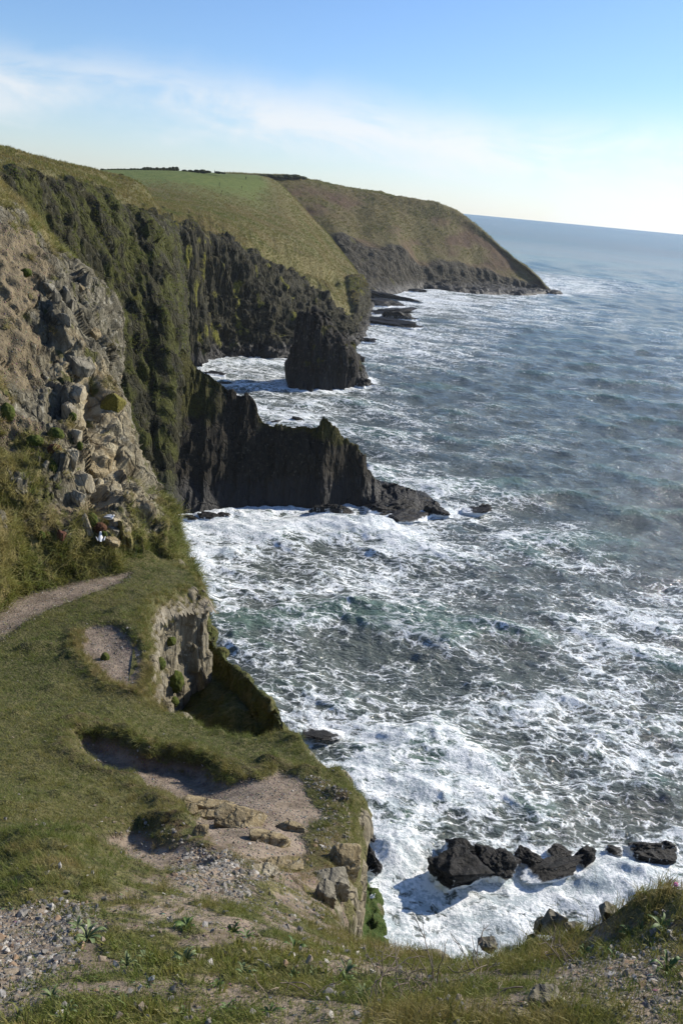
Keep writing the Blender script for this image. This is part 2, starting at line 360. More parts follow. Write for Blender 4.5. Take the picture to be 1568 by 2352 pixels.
# gully between the two noses, runnels down the hem
P[..., 2] -= 5.5 * np.exp(-((t - 5.42 + .10 * (uu - 7)) / .13) ** 2) * sstep(5.0, 6.2, uu) * sstep(9.2, 8.4, uu)
run = fbm(np.stack([uu * 2.6 + .5 * vnoise(P / 20), 0 * uu + 3.3, t * .35], -1), 4, 23, .55, True)
P[..., 2] -= np.clip(run, 0, 1) * 2.4 * sstep(4.2, 5.8, t) * (1 - rockm) * sstep(9.5, 8, uu) + sstep(4.6, 5.9, t) * (1 - rockm) * np.clip(fbm(P / 4.5, 3, 29), 0, 1) * 1.3
mown = sstep(3.95, 2.95, t + fbm(P / 30, 3, 41) * .5 + np.maximum(uu - 5.6, 0) * .5) * sstep(7.6, 6.4, uu)
brown = sstep(0.15, 0.45, fbm(P / np.array([16, 25, 8]), 4, 22)) * (1 - rockm) * (1 - mown) * .6 * sstep(3, 7, uu)
wet = sstep(6, 2, P[..., 2] + fbm(P / 4, 3, 2) * 3.5)
mossm = np.clip(sstep(.05, .4, fbm(P / np.array([6, 6, 10]), 4, 33)) * rockm + sstep(4.4, 3.0, uu) * rockm * .5 * sstep(0, .3, fbm(P / np.array([3, 3, 30]), 3, 35)), 0, 1)
grid_obj('hillside', P, MAT_MID, dict(grass=1 - rockm, mown=mown, brown=brown, wet=wet, moss=mossm * .8), kind='structure',
         label='sunlit grassy slope ending in dark sea cliffs with green turf on top')
PM = P; MOWN = mown

# --- left block: overgrown dark cliff with a grass brow
Cc = [((-420, 300, 95), (-420, 380, 85), (-420, 700, 78), (-350, 1000, 75), (-300, 1400)),
      ((-200, 322, 125), (-200, 372, 108), (-200, 640, 101), (-150, 950, 97), (-100, 1330)),
      ((0, 340, 150), (0, 385, 128), (0, 610, 122), (40, 900, 112), (60, 1290)),
      ((68, 359, 160), (90, 397, 138), (100, 620, 130), (130, 900, 121), (150, 1270)),
      ((130, 375, 170), (160, 425, 146), (170, 640, 136), (200, 900, 128), (230, 1240)),
      ((190, 386, 180), (220, 440, 154), (240, 650, 142), (270, 920, 133), (300, 1215)),
      ((240, 402, 190), (290, 472, 162), (312, 660, 149), (335, 930, 139), (352, 1198)),
      ((297, 412, 200), (346, 500, 171), (378, 640, 157), (392, 900, 144), (394, 1188)),
      ((340, 470, 214), (374, 508, 196), (397, 655, 186), (404, 860, 172), (412, 1100)),
      ((368, 500, 240), (395, 525, 226), (412, 665, 216), (418, 830, 206), (424, 1000))]
sk, ed, c1, c2, wa = [np.array(pts(*[c[k] for c in Cc])) for k in range(5)]
SHORE.append(wa)
bk = sk + np.array([-45, 30, 2.0]); bk2 = bk + np.array([-90, 40, -10])
br = sk * .5 + ed * .5 + np.array([0, 0, 0.6])
P = loft([bk2, bk, sk, br, ed, c1, c2, wa, skirt_below(wa)], 270, 330)
N = gridnormals(P); nv, nu = P.shape[:2]
t = np.linspace(0, 8, nv)[:, None] * np.ones(nu)[None]; uu = np.linspace(0, 9, nu)[None] * np.ones(nv)[:, None]
rockm = sstep(3.8, 4.15, t + fbm(P / 5, 4, 3) * 0.5)
q = P / np.array([4.5, 4.5, 9]); d1, d2, cv = cells(q, 5); cvb = cells(P / np.array([1.6, 1.6, 2.6]), 6)[2]
P = P + N * ((fbm(P / np.array([7, 7, 16]), 5, 51, .55, True) * 2.4 + (cv - .5) * 1.4 + (cvb - .5) * .7) * rockm)[..., None]
P[..., 2] += (fbm(P / 6, 4, 6) * 0.8 + fbm(P / 1.3, 3, 8) * 0.22) * (1 - rockm)
wet = sstep(9, 3, P[..., 2] + fbm(P / 4, 3, 2) * 4) * .9
brown = sstep(2.4, 1.9, t) * sstep(2.5, 4, uu) * .8 * sstep(-.1, .2, fbm(P / 7, 3, 61))
mossm = sstep(-.22, .28, fbm(P / np.array([3.2, 3.2, 9]), 4, 33)) * rockm
PBL = P
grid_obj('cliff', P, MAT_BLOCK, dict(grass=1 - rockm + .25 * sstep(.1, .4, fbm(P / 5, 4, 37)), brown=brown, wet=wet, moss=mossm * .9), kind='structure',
         label='tall shadowed cliff with a grass brow at the left')

# --- promontory: a fin of upright slate
crest = [(392, 775, 151), (437, 838, 151), (479, 868, 150), (521, 898, 149), (545, 914, 149), (570, 914, 149), (590, 942, 148), (606, 968, 147), (641, 982, 146.5), (701, 980, 147),
         (727, 980, 147.5), (744, 964, 148), (760, 977, 148), (790, 1008, 148.5), (815, 1026, 149), (834, 1044, 149), (850, 1079, 149), (869, 1108, 149), (911, 1115, 149), (952, 1129, 148.5), (962, 1146, 148), (1000, 1154, 148), (1018, 1172, 147)]
base = [(388, 1190), (430, 1189), (465, 1187), (500, 1181), (525, 1178), (551, 1176), (575, 1173), (600, 1171), (641, 1170), (690, 1172), (720, 1174), (740, 1173), (765, 1166), (791, 1161), (810, 1163), (830, 1167), (850, 1172), (868, 1185), (890, 1192), (935, 1189), (962, 1184), (990, 1181), (1020, 1178)]
cr, ba = np.array(pts(*crest)), np.array(pts(*base)); SHORE.append(ba)
cr[:-1, 2] = np.maximum(cr[:-1, 2], 0.8)
fr = ba * .55 + cr * .45 + np.array([0.3, -1.0, -.5]); bb = cr * .5 + (cr + np.array([-5, 13, 0])) * .5; bb[:, 2] = cr[:, 2] * .45
wb = cr + np.array([-5, 14, 0.]); wb[:, 2] = -3
topf = cr + np.array([.1, -.6, -.25]); topb = cr + np.array([-.1, .9, -.4])
P = loft([wb, bb, topb, cr, topf, fr, ba, skirt_below(ba)], 150, 520)
N = gridnormals(P); nv, nu = P.shape[:2]
t = np.linspace(0, 7, nv)[:, None] * np.ones(nu)[None]; uu = np.linspace(0, 22, nu)[None] * np.ones(nv)[:, None]
nearc = np.exp(-((t - 3) / 0.9) ** 2)
q1 = np.stack([P[..., 0] / 1.6, P[..., 1] / 4, P[..., 2] / 30], -1); _, _, cv = cells(q1, 9)
q2 = np.stack([P[..., 0] / .7, P[..., 1] / 3, P[..., 2] / 12], -1); _, _, cv2 = cells(q2, 19)
P[..., 2] += nearc * ((cv - .55) * .8 + (cv2 - .5) * .5) * sstep(0, 4, P[..., 2])
rk = sstep(1.2, 4, P[..., 2])
P = P + N * (((cv - .5) * .6 + (cv2 - .5) * .3 + fbm(P / np.array([5, 5, 20]), 4, 71) * 1.3 + fbm(P / np.array([1, 1, 3.]), 3, 72) * .25) * (.35 + .65 * rk) * sstep(-2, .5, P[..., 2]))[..., None]
wet = sstep(6.5, 3.5, P[..., 2] + fbm(P / 3, 3, 2) * 3)
moss = np.clip(sstep(12.5, 19, P[..., 2] * 1.15 + fbm(P / 3, 3, 5) * 5 + sstep(9, 13, uu) * 3) * .8 + nearc * .7, 0, 1) * sstep(4, 7, P[..., 2])
moss *= np.clip(1 - np.exp(-((uu - 4.4) / 2.0) ** 2), 0.15, 1)
grid_obj('promontory', P, MAT_FIN, dict(moss=moss, wet=wet), kind='structure', label='dark fin of upright slate running into the sea with a jagged crest')

# --- sea stack, closed ring by ring
def ringrow(front, depth, dx=2.0):
    f = np.array(front); n = len(f)
    b = f[::-1] + np.array([dx, depth, 0]); b[:, 2] = f[::-1, 2]
    mid1 = (f[-1] + b[0]) / 2 + np.array([.5, 0, 0]); mid0 = (f[0] + b[-1]) / 2 - np.array([.5, 0, 0])
    return np.concatenate([f, [mid1], b, [mid0]])
def Yrow(l): return [PY(*q) for q in l]
r0 = [PZ(u, v) for u, v in ((661, 893), (700, 897), (740, 897), (785, 894), (827, 887))]
r1 = Yrow([(659, 836, 242), (700, 836, 242), (742, 836, 243), (790, 838, 245), (807, 840, 247)])
r2 = Yrow([(673, 792, 243), (705, 788, 243), (742, 789, 244), (785, 795, 246), (798, 806, 247)])
r3 = Yrow([(676, 752, 244), (700, 748, 244), (726, 748, 245), (750, 758, 246), (757, 768, 247)])
r4 = Yrow([(679, 724, 245), (692, 719, 245), (706, 715, 245), (722, 723, 246), (729, 738, 246.5)])
ringC = [ringrow(r0, 16), ringrow(r1, 13), ringrow(r2, 11), ringrow(r3, 7), ringrow(r4, 3.5)]
top = ringC[-1].mean(0); ringC.append(np.repeat((ringC[-1] * .25 + top * .75)[:, :], 1, 0) + np.array([0, 0, .2]))
low = ringC[0].copy(); low[:, 2] = -4; ringC = [low] + ringC
C = np.array(ringC); C = np.concatenate([C, C[:, :1]], 1)
P = crom(crom(C, 100, 0, True), 240, 1); SHORE.append(np.array(ringC[1]))
N = gridnormals(P); ctr = P.mean((0, 1)); N *= np.sign(((P - ctr) * N * np.array([1, 1, .2])).sum(-1))[..., None]
q1 = np.stack([P[..., 0] / 1.5 + P[..., 2] * .03, P[..., 1] / 2, P[..., 2] / 26], -1); _, _, cv = cells(q1, 9)
q2 = np.stack([P[..., 0] / .8, P[..., 1] / 1, P[..., 2] / 7], -1); _, _, cv2 = cells(q2, 29)
P = P + N * ((cv - .5) * 1.5 + (cv2 - .5) * .5 + fbm(P / np.array([3, 3, 8.]), 4, 81) * .8)[..., None]
P[:, -1] = P[:, 0]
P[..., 2] += sstep(12, 18, P[..., 2]) * (cv - .5) * 1.6
top_o = grid_obj('sea_stack', P, MAT_STACK, dict(moss=sstep(.0, .35, fbm(P / 4, 3, 3) - .1) * .8, wet=sstep(6, 2, P[..., 2] + fbm(P / 3, 3, 4) * 2)),
         label='tall grey leaning sea stack standing in the white bay', cat='sea stack')
# ------------------------------------------------------------------ near land: control points (pixel, slant distance)
CP = [(-300, 2352, 4.6), (0, 2352, 4.2), (0, 2150, 5.8), (0, 2050, 7.2), (0, 1945, 9.0), (0, 1900, 12.0), (0, 1850, 13.2), (0, 1700, 17.5), (0, 1600, 20.5), (0, 1500, 23.5),
      (0, 1400, 27), (0, 1320, 30), (0, 1262, 32), (-300, 1270, 31), (-300, 1420, 26), (-300, 1600, 21), (-300, 1900, 12.5), (-300, 2100, 7.5),
      (150, 1945, 9.0), (300, 2352, 4.05), (300, 2150, 5.7), (300, 2050, 7.1), (290, 1978, 8.8), (300, 1930, 11.8), (300, 1850, 13.8), (300, 1700, 17.2), (300, 1600, 19.8), (230, 1450, 24),
      (300, 1330, 29), (330, 1265, 31.8), (160, 1800, 14.8), (150, 1600, 20.2),
      (450, 2030, 8.2), (600, 2352, 3.95), (600, 2200, 5.3), (600, 2100, 6.9), (600, 2020, 9.2), (600, 1940, 11.8), (600, 1850, 13.8), (600, 1750, 16.4), (560, 1690, 18),
      (784, 2300, 4.3), (784, 2200, 5.5), (1000, 2352, 3.9), (1000, 2250, 5.1), (1300, 2352, 3.8), (1300, 2230, 4.6), (1568, 2352, 3.7), (1568, 2200, 4.4), (1750, 2352, 3.6), (450, 1650, 19), (420, 1850, 13.9)]
EDGE = [(407, 1275, 32.6), (420, 1300, 31.6), (446, 1308, 30.6), (462, 1328, 29.6), (478, 1346, 28.8), (452, 1345, 28.6), (418, 1352, 28.0), (384, 1362, 27.2), (352, 1374, 26.4), (336, 1400, 25.4), (338, 1440, 24), (348, 1480, 22.9), (346, 1520, 21.8), (342, 1560, 20.9), (352, 1600, 20.1), (384, 1623, 19.7), (424, 1637, 19.4),
        (476, 1666, 18.7), (532, 1683, 18.3), (592, 1688, 18), (645, 1672, 18), (682, 1686, 17.7), (706, 1706, 17.3), (734, 1736, 16.7), (750, 1760, 16.3), (784, 1756, 16.2), (812, 1781, 15.7), (829, 1809, 15.2), (838, 1848, 14.6),
        (823, 1904, 13.6), (812, 1954, 12.9), (816, 2000, 12.2), (788, 2044, 11.5), (764, 2072, 10.8), (784, 2112, 9.6), (812, 2146, 8.5), (870, 2168, 7.7), (919, 2162, 7.4), (961, 2178, 7.0), (1010, 2176, 6.8),
        (1044, 2193, 6.5), (1085, 2193, 6.3), (1115, 2172, 6.3), (1158, 2178, 6.1), (1203, 2157, 6.0), (1225, 2138, 6.0), (1314, 2128, 5.8), (1382, 2110, 5.6), (1423, 2089, 5.5), (1455, 2060, 5.5), (1496, 2052, 5.4),
        (1568, 2060, 5.3), (1700, 2110, 5.1), (1900, 2200, 4.9), (2200, 2330, 4.6)]
cp3 = np.array([PD(*q) for q in CP]); ed3 = np.array([PD(*q) for q in EDGE])
ctl = np.concatenate([cp3, ed3, np.array([[-6, -3, 53.2], [0, -4, 53.2], [6, -4, 53.3], [14, -2, 53.2], [-22, 0, 52]])])
def tps_fit(X, z, lam=0.02):
    n = len(X); d = np.linalg.norm(X[:, None] - X[None], axis=-1)
    K = np.where(d > 0, d * d * np.log(np.maximum(d, 1e-9)), 0) + np.eye(n) * lam
    Pm = np.c_[np.ones(n), X]; Am = np.block([[K, Pm], [Pm.T, np.zeros((3, 3))]])
    return np.linalg.lstsq(Am, np.r_[z, 0, 0, 0], rcond=None)[0]
TW = tps_fit(ctl[:, :2], ctl[:, 2])
def ground(x, y):
    x, y = np.asarray(x, float), np.asarray(y, float); sh = x.shape; x, y = x.ravel(), y.ravel(); out = np.empty(len(x))
    for i in range(0, len(x), 40000):
        X = np.c_[x[i:i + 40000], y[i:i + 40000]]
        d2 = ((X[:, None] - ctl[None, :, :2]) ** 2).sum(-1)
        out[i:i + 40000] = (0.5 * d2 * np.log(np.maximum(d2, 1e-12))) @ TW[:-3] + TW[-3] + X @ TW[-2:]
    return out.reshape(sh)
def hit(u, v):
    """where the line of sight meets the base ground"""
    r = ray(u, v); ts = np.linspace(2, 60, 500); p = CAM + r * ts[:, None]
    g = p[:, 2] - ground(p[:, 0], p[:, 1]); k = np.argmax(g < 0) if (g < 0).any() else len(ts) - 1
    k = max(k, 1); f = g[k - 1] / (g[k - 1] - g[k] + 1e-9); return CAM + r * (ts[k - 1] + (ts[k] - ts[k - 1]) * f)
def smooth_poly(pl, n=6):
    q = crom(np.array(list(pl) + [pl[0]], float), len(pl) * n + 1, 0); return q[:-1]
def zone(pl): return np.array([hit(*q)[:2] for q in pl])
def sdist(x, y, poly):
    """signed distance to closed polygon, positive inside"""
    sh = x.shape; out = []
    a = poly; b = np.roll(poly, -1, 0); e = b - a; l2 = (e * e).sum(1) + 1e-12
    X = np.c_[x.ravel(), y.ravel()]
    for i in range(0, len(X), 40000):
        p = X[i:i + 40000]
        w_ = p[:, None] - a[None]; tt = np.clip((w_ * e).sum(-1) / l2, 0, 1)
        d = np.sqrt((((w_ - tt[..., None] * e) ** 2).sum(-1)).min(1))
        c = ((a[None, :, 1] <= p[:, None, 1]) != (b[None, :, 1] <= p[:, None, 1])) & (p[:, None, 0] < a[None, :, 0] + (p[:, None, 1] - a[None, :, 1]) * e[None, :, 0] / np.where(e[None, :, 1] == 0, 1e-12, e[None, :, 1]))
        out.append(np.where(c.sum(1) % 2 == 1, d, -d))
    return np.concatenate(out).reshape(sh)
Z_PATH = zone([(-200, 1345), (0, 1335), (110, 1322), (210, 1314), (300, 1308), (312, 1318), (270, 1345), (200, 1368), (120, 1398), (60, 1430), (20, 1462), (-30, 1500), (-200, 1560)])
Z_SCOOP = zone([(180, 1447), (176, 1491), (208, 1527), (240, 1563), (280, 1577), (325, 1597), (338, 1560), (342, 1519), (330, 1490), (310, 1465), (290, 1440), (255, 1428), (210, 1432)])
Z_BOWL = zone([(162, 1674), (224, 1672), (291, 1697), (347, 1719), (426, 1728), (476, 1742), (532, 1778), (594, 1784), (640, 1772), (690, 1790), (730, 1835), (752, 1875), (735, 1905), (700, 1930), (720, 1965), (700, 2000), (640, 2008), (560, 1985), (500, 1960), (470, 1940), (456, 1915), (442, 1865), (392, 1826), (336, 1803), (325, 1778), (235, 1758), (190, 1725)])
Z_GULLY = zone([(-300, 1922), (0, 1918), (80, 1912), (168, 1908), (230, 1895), (314, 1882), (381, 1912), (448, 1938), (500, 1962), (520, 1985), (460, 1996), (392, 2003), (314, 1982), (280, 1962), (185, 1942), (80, 1942), (0, 1942), (-300, 1950)])
Z_GRAVEL = zone([(-80, 2110), (60, 2090), (150, 2072), (200, 2082), (205, 2130), (150, 2165), (150, 2230), (100, 2285), (60, 2360), (-80, 2400)])
Z_SCREE = zone([(400, 1955), (450, 1945), (500, 1965), (560, 1990), (590, 2030), (560, 2065), (480, 2050), (420, 2030), (400, 1990)])
Z_STONY = zone([(480, 2020), (600, 2000), (720, 2010), (800, 2040), (775, 2075), (740, 2110), (640, 2110), (540, 2080), (450, 2070), (380, 2050), (420, 2020)])
Z_RIGHT = zone([(1250, 2180), (1350, 2170), (1480, 2130), (1600, 2110), (1700, 2350), (1500, 2400), (1250, 2420), (1180, 2330), (1300, 2260)])
Z_BARE = zone([(700, 1790), (760, 1800), (800, 1850), (805, 1900), (800, 1950), (770, 1990), (730, 1950), (740, 1890), (745, 1840)])
LANDP = np.concatenate([ed3[:, :2], [ed3[-1, :2] + np.array([34, -11.9]), [60, -40], [-90, -40], [-90, 30], [-40, 31], [-20, 33.0], [-11, 33.5]]])
naz, nr = 460, 560
azg = np.radians(np.linspace(-62, 75, naz)); rg = 1.0 * np.exp(np.linspace(0, math.log(46), nr))
X = rg[::-1, None] * np.sin(azg)[None]; Yg = rg[::-1, None] * np.cos(azg)[None]
Zg = ground(X, Yg); G3 = np.stack([X, Yg, Zg], -1)
nz1 = fbm(G3 / 0.9, 3, 101); nz2 = fbm(G3 / 0.22, 3, 103); nz3 = fbm(G3 / 3.0, 3, 105)
wob = nz1 * .26 + nz2 * .10 + fbm(G3 / .45, 3, 107) * .10
de = sdist(X, Yg, LANDP) + (nz1 * .22 + nz2 * .10) * np.clip(np.hypot(X, Yg) / 14, .3, 1.2)
EX = .012 * np.hypot(X, Yg) + .02
def zmask(poly, w=0.22): s = sdist(X, Yg, poly) + wob; return sstep(-w * .4, w, s), s
mP, sP = zmask(Z_PATH, .4); mS, sS = zmask(Z_SCOOP, .25); mB, sB = zmask(Z_BOWL, .28); mG, sG = zmask(Z_GULLY, .35)
mV, sV = zmask(Z_GRAVEL, .4); mC, sC = zmask(Z_SCREE, .4); mY, sY = zmask(Z_STONY, .5); mR, sR = zmask(Z_RIGHT, .5); mA, sA = zmask(Z_BARE, .5)
dist = np.hypot(X, Yg)
Zg = Zg - .10 * mP - mS * (.10 + .22 * sstep(0, 2.2, sS)) - mB * (.10 + .33 * sstep(Z_BOWL[:, 1].min() + 1.0, Z_BOWL[:, 1].max() - 1.6, Yg)) * (1 - .95 * sstep(-2.3, -.7, X)) - mG * .25 - .06 * mV
# grass hummocks
turf = np.clip(1 - mP - mS - mB - mG - mV - mC, 0, 1)
hum = sstep(0.05, .5, nz1) * .13 + nz2 * .03
Zg = Zg + turf * (hum * np.clip(dist / 9, .5, 1.3) + nz3 * .16) + (1 - turf) * (nz2 * .035 + nz1 * .05)
tuss = zone([(-60, 1945), (100, 1935), (250, 1952), (300, 1980), (270, 2050), (120, 2080), (-60, 2095)]); sT = sdist(X, Yg, tuss) + wob
Zg = Zg + sstep(-.3, .8, sT) * .32
mound = zone([(320, 1830), (360, 1822), (400, 1838), (440, 1870), (450, 1905), (400, 1905), (330, 1880)]); Zg += sstep(-.3, .6, sdist(X, Yg, mound)) * .16
rm = zone([(1410, 2095), (1440, 2060), (1500, 2048), (1600, 2058), (1700, 2110), (1600, 2130), (1450, 2120)]); sRM = sdist(X, Yg, rm); Zg += sstep(-.25, .3, sRM) * .10
lipm = np.exp(-((sB + .25) / .25) ** 2) + np.exp(-((sG + .2) / .25) ** 2) * .6 + np.exp(-((sS + .2) / .2) ** 2) * .6
Zg += np.clip(lipm, 0, 1) * .10
# round the rim over
Zg -= sstep(.16, -.12, de) * .28 + np.maximum(-de, 0) * 1.6
keep = (de[:-1, :-1] > -EX[:-1, :-1]) | (de[1:, 1:] > -EX[1:, 1:])
G3 = np.stack([X, Yg, Zg], -1)
fgl = sstep(9.5, 7.0, dist)
grass = np.clip(turf * (1 - .4 * mY) * (1 - .4 * mR) * (1 - .85 * mA), 0, 1)
patchy = sstep(-.12, .22, fbm(G3 / .55, 3, 111)) ; grass = grass * (1 - fgl * (1 - patchy) * .72 * (1 - sstep(-.3, .2, sT))); grass = np.maximum(grass, sstep(-.1, .3, sT) * turf); grass = np.maximum(grass, sstep(-.3, .1, sRM) * .9)
rimrock = sstep(.0, -.25, de + wob * .8) * sstep(9.5, 11, dist)
grass = grass * (1 - rimrock)
soil = (1 - rimrock) * np.ones_like(grass)
mossg = mY * sstep(.0, .3, fbm(G3 / .7, 3, 113)) * .8 + mA * sstep(0, .3, nz1) * .5 + fgl * mR * sstep(.1, .3, fbm(G3 / .5, 3, 115))
soil = np.clip(soil - mossg * .75, 0, 1)
MAT_LEDGE = terrain_mat('clifftop_ground', 0.55, ((.13, .115, .085), (.24, .21, .16), (.36, .33, .27)),
                        ((.050, .058, .014), (.085, .082, .026), (.15, .13, .06)), soil=((.115, .088, .064), (.255, .203, .155)), moss=(.17, .16, .035), bump=0.8, stretch=(1, 1, .5))
land = grid_obj('ground', G3, MAT_LEDGE, dict(grass=grass, soil=soil, moss=np.clip(mossg, 0, 1), brown=np.clip((lipm * .5) * sstep(-.05, .25, nz2 + .1), 0, .8)), keep=keep, kind='structure',
                label='grassy clifftop ledge with a gravel path and bare eroded hollows')
SURF = (X, Yg, Zg)
def gz(x, y):
    """height of the finished ground (bilinear on the polar grid)"""
    x, y = np.asarray(x, float), np.asarray(y, float)
    a = np.arctan2(x, y); r = np.hypot(x, y)
    fj = np.clip((a - azg[0]) / (azg[-1] - azg[0]) * (naz - 1), 0, naz - 1.001)
    fi = np.clip((nr - 1) * (1 - np.log(np.maximum(r, 1.0)) / math.log(46)), 0, nr - 1.001)
    i, j = fi.astype(int), fj.astype(int); f, g = fi - i, fj - j
    return (Zg[i, j] * (1 - f) * (1 - g) + Zg[i + 1, j] * f * (1 - g) + Zg[i, j + 1] * (1 - f) * g + Zg[i + 1, j + 1] * f * g)
def gattr(A_, x, y):
    a = np.arctan2(x, y); r = np.hypot(x, y)
    j = np.clip(np.round((a - azg[0]) / (azg[-1] - azg[0]) * (naz - 1)).astype(int), 0, naz - 1)
    i = np.clip(np.round((nr - 1) * (1 - np.log(np.maximum(r, 1.0)) / math.log(46))).astype(int), 0, nr - 1)
    return A_[i, j]

# --- the cliff that hangs from the rim down to the sea
e = np.array([[p[0], p[1], 0] for p in ed3]); e[:, 2] = ground(e[:, 0], e[:, 1])
ext = [e[-1] + np.array([k, -.35 * k, 0]) for k in (1.0, 2.2, 4, 7, 12, 20, 34)]
for q in ext: q[2] = float(ground(q[0], q[1]))
ex = np.concatenate([[e[0] + np.array([-3, 3, 0])], e, ext])
tan = np.gradient(ex, axis=0); nrm = np.stack([tan[:, 1], -tan[:, 0], 0 * tan[:, 0]], -1); nrm = -nrm / np.linalg.norm(nrm, axis=1, keepdims=True)
ctr = np.array([-8, 15, 0]); 
for k in range(3): nrm[1:-1] = (nrm[:-2] + nrm[1:-1] + nrm[2:]) / 3
nrm /= np.linalg.norm(nrm, axis=1, keepdims=True)
rows = []
sect = 1 - 1.6 * np.clip(np.minimum((np.arange(len(ex)) - 28) / 2.0, (40 - np.arange(len(ex))) / 2.0), 0, 1)[:, None]
for dz, off in ((-.08, -.5), (-.22, -.06), (-1.2, .04), (-3.0, .06), (-6, .12), (-14, .4), (-30, 2.2), (None, 5)):
    r = ex + nrm * off * (sect if (dz is not None and dz < -2) else 1)
    r[:, 2] = ex[:, 2] + dz if dz is not None else -3
    rows.append(r)
sgn = 1
P = loft(rows, 150, 420); N = gridnormals(P)
q = np.stack([P[..., 0] / .55 + P[..., 2] * .12, P[..., 1] / .8, P[..., 2] / 2.6], -1); d1, d2, cv = cells(q, 13); _, _, cv2 = cells(q * np.array([2.4, 2.4, 3.0]), 15)
tt = np.linspace(0, 7, 150)[:, None] * np.ones(420)[None]
am = sstep(.3, 1.1, tt)
outw = np.sign((N * (P - np.array([-12, 12, 45.]))).sum(-1).mean())
N = N * outw
P = P + N * (((cv - .5) * .36 + (cv2 - .5) * .16 + fbm(P / np.array([1.6, 1.6, 4]), 4, 131) * .34) * am)[..., None]
CLIFF_N = outw
MAT_RIM = terrain_mat('pale_slate_cliff', 0.5, ((.14, .125, .09), (.25, .215, .15), (.38, .345, .27)),
                      ((.050, .060, .014), (.085, .085, .026), (.14, .125, .055)), moss=(.075, .085, .02), bump=0.9, stretch=(1, 1, .22), lich=.5)
gcl = sstep(.28, .6, fbm(P / np.array([.9, .9, 1.4]), 4, 133) + .1) * sstep(.5, 1.5, tt) + sstep(1.0, .4, tt) * .9
F_ = gridfaces(150, 420)
if outw < 0: F_ = F_[:, ::-1]
mesh_obj('cliff', P, F_, MAT_RIM, dict(grass=np.clip(gcl, 0, 1), moss=sstep(.1, .4, fbm(P / np.array([.7, .7, 2]), 4, 135)) * .6, wet=sstep(8, 2, P[..., 2])), kind='structure',
         label='pale upright slate cliff dropping from the grassy ledge')

# --- near cliff on the left: lit rock wall above the ledge
K = [[(-330, 250, 41), (-330, 420, 37.5), (-330, 620, 34.5), (-330, 830, 31.5), (-330, 1020, 29), (-330, 1180, 27), (-330, 1330, 26)],
     [(-150, 350, 43), (-150, 500, 38.8), (-150, 680, 35.8), (-150, 870, 32.8), (-150, 1040, 30.2), (-150, 1180, 28.2), (-150, 1310, 27)],
     [(0, 443, 45), (0, 560, 40), (0, 720, 37.2), (0, 880, 34.2), (0, 1040, 32), (0, 1180, 30), (0, 1290, 29)],
     [(57, 488, 46), (62, 600, 41), (70, 740, 38), (75, 890, 35.4), (85, 1050, 32.8), (95, 1180, 30.6), (110, 1285, 29.6)],
     [(109, 540, 46.5), (125, 640, 42), (130, 760, 38.6), (135, 900, 36.2), (150, 1060, 33.2), (170, 1180, 31.2), (190, 1280, 30)],
     [(151, 592, 47), (172, 672, 43), (178, 780, 39.8), (180, 920, 37), (195, 1060, 34), (220, 1180, 32), (255, 1280, 30.9)],
     [(176, 622, 47.5), (200, 695, 43.8), (205, 800, 40.6), (208, 920, 38), (228, 1050, 35.2), (255, 1170, 33), (298, 1280, 31.6)],
     [(197, 641, 48), (211, 700, 45.0), (220, 805, 42), (230, 905, 39.6), (248, 1030, 37), (312, 1140, 35), (350, 1285, 32.6)],
     [(199, 645, 49.2), (209, 750, 46.6), (226, 845, 44), (236, 930, 42), (252, 1040, 39.2), (328, 1160, 36.2), (372, 1285, 33.6)],
     ]
Kc = np.array([[PD(*q) for q in col] for col in K])            # cols x rows
w1 = Kc[-1] + np.array([-1.5, 3.0, -1.0]); w2 = Kc[-1] + np.array([-7, 7, -3.]); w3 = Kc[-1] + np.array([-30, 14, 0.])
Kc = np.concatenate([Kc, [w1, w2, w3]])
lowr = Kc[:, -1] + np.array([1.0, -.2, -6]); lowr2 = Kc[:, -1] + np.array([5., 1.0, 0]); lowr2[:, 2] = -3
topb = Kc[:, 0] + np.array([-4, 2.0, 2.2]); topc = Kc[:, 0] + np.array([-16, 5.0, 5.0])
rows = [topc, topb] + [Kc[:, k] for k in range(7)] + [lowr, lowr2]
P = loft(rows, 370, 370); N = gridnormals(P); nv, nu = P.shape[:2]
tt = np.linspace(0, 10, nv)[:, None] * np.ones(nu)[None]; uu = np.linspace(0, 11, nu)[None] * np.ones(nv)[:, None]
rot_ = np.array([[.92, -.2, .33], [.25, .96, -.1], [-.32, .18, .93]])
Q = P @ rot_.T
d1, d2, cv = cells(Q / np.array([1.3, 1.5, 4.6]), 23); e1, e2, cv2 = cells(Q / np.array([.5, .45, 1.3]), 25); _, _, cv3 = cells(Q / np.array([.17, .17, .26]), 27)
rough = fbm(P / 3.0, 5, 141, .55, True)
lay = fbm(np.stack([Q[..., 0] * 3.2, Q[..., 1] * .5, Q[..., 2] * .35], -1), 3, 147, .6, True) * .30 + fbm(np.stack([Q[..., 0] * 5, Q[..., 1] * 1.1, Q[..., 2] * .8], -1), 2, 148) * .07
am = sstep(1.9, 2.9, tt + fbm(P / 2, 3, 142) * .5)
blocky = sstep(-.15, .35, fbm(P / 4.5, 3, 143) + .5 * np.exp(-((uu - 5.8) / 2.0) ** 2))
disp = rough * .85 * am + am * (fbm(P / np.array([5, 5, 9.]), 3, 146) * 1.3) + am * (.35 + .65 * blocky) * ((cv - .5) * .75 + (cv2 - .5) * .28 + lay + (cv3 - .5) * .07) + am * (fbm(P / .45, 4, 144) * .16) + (1 - am) * (fbm(P / 1.2, 4, 145) * .25)
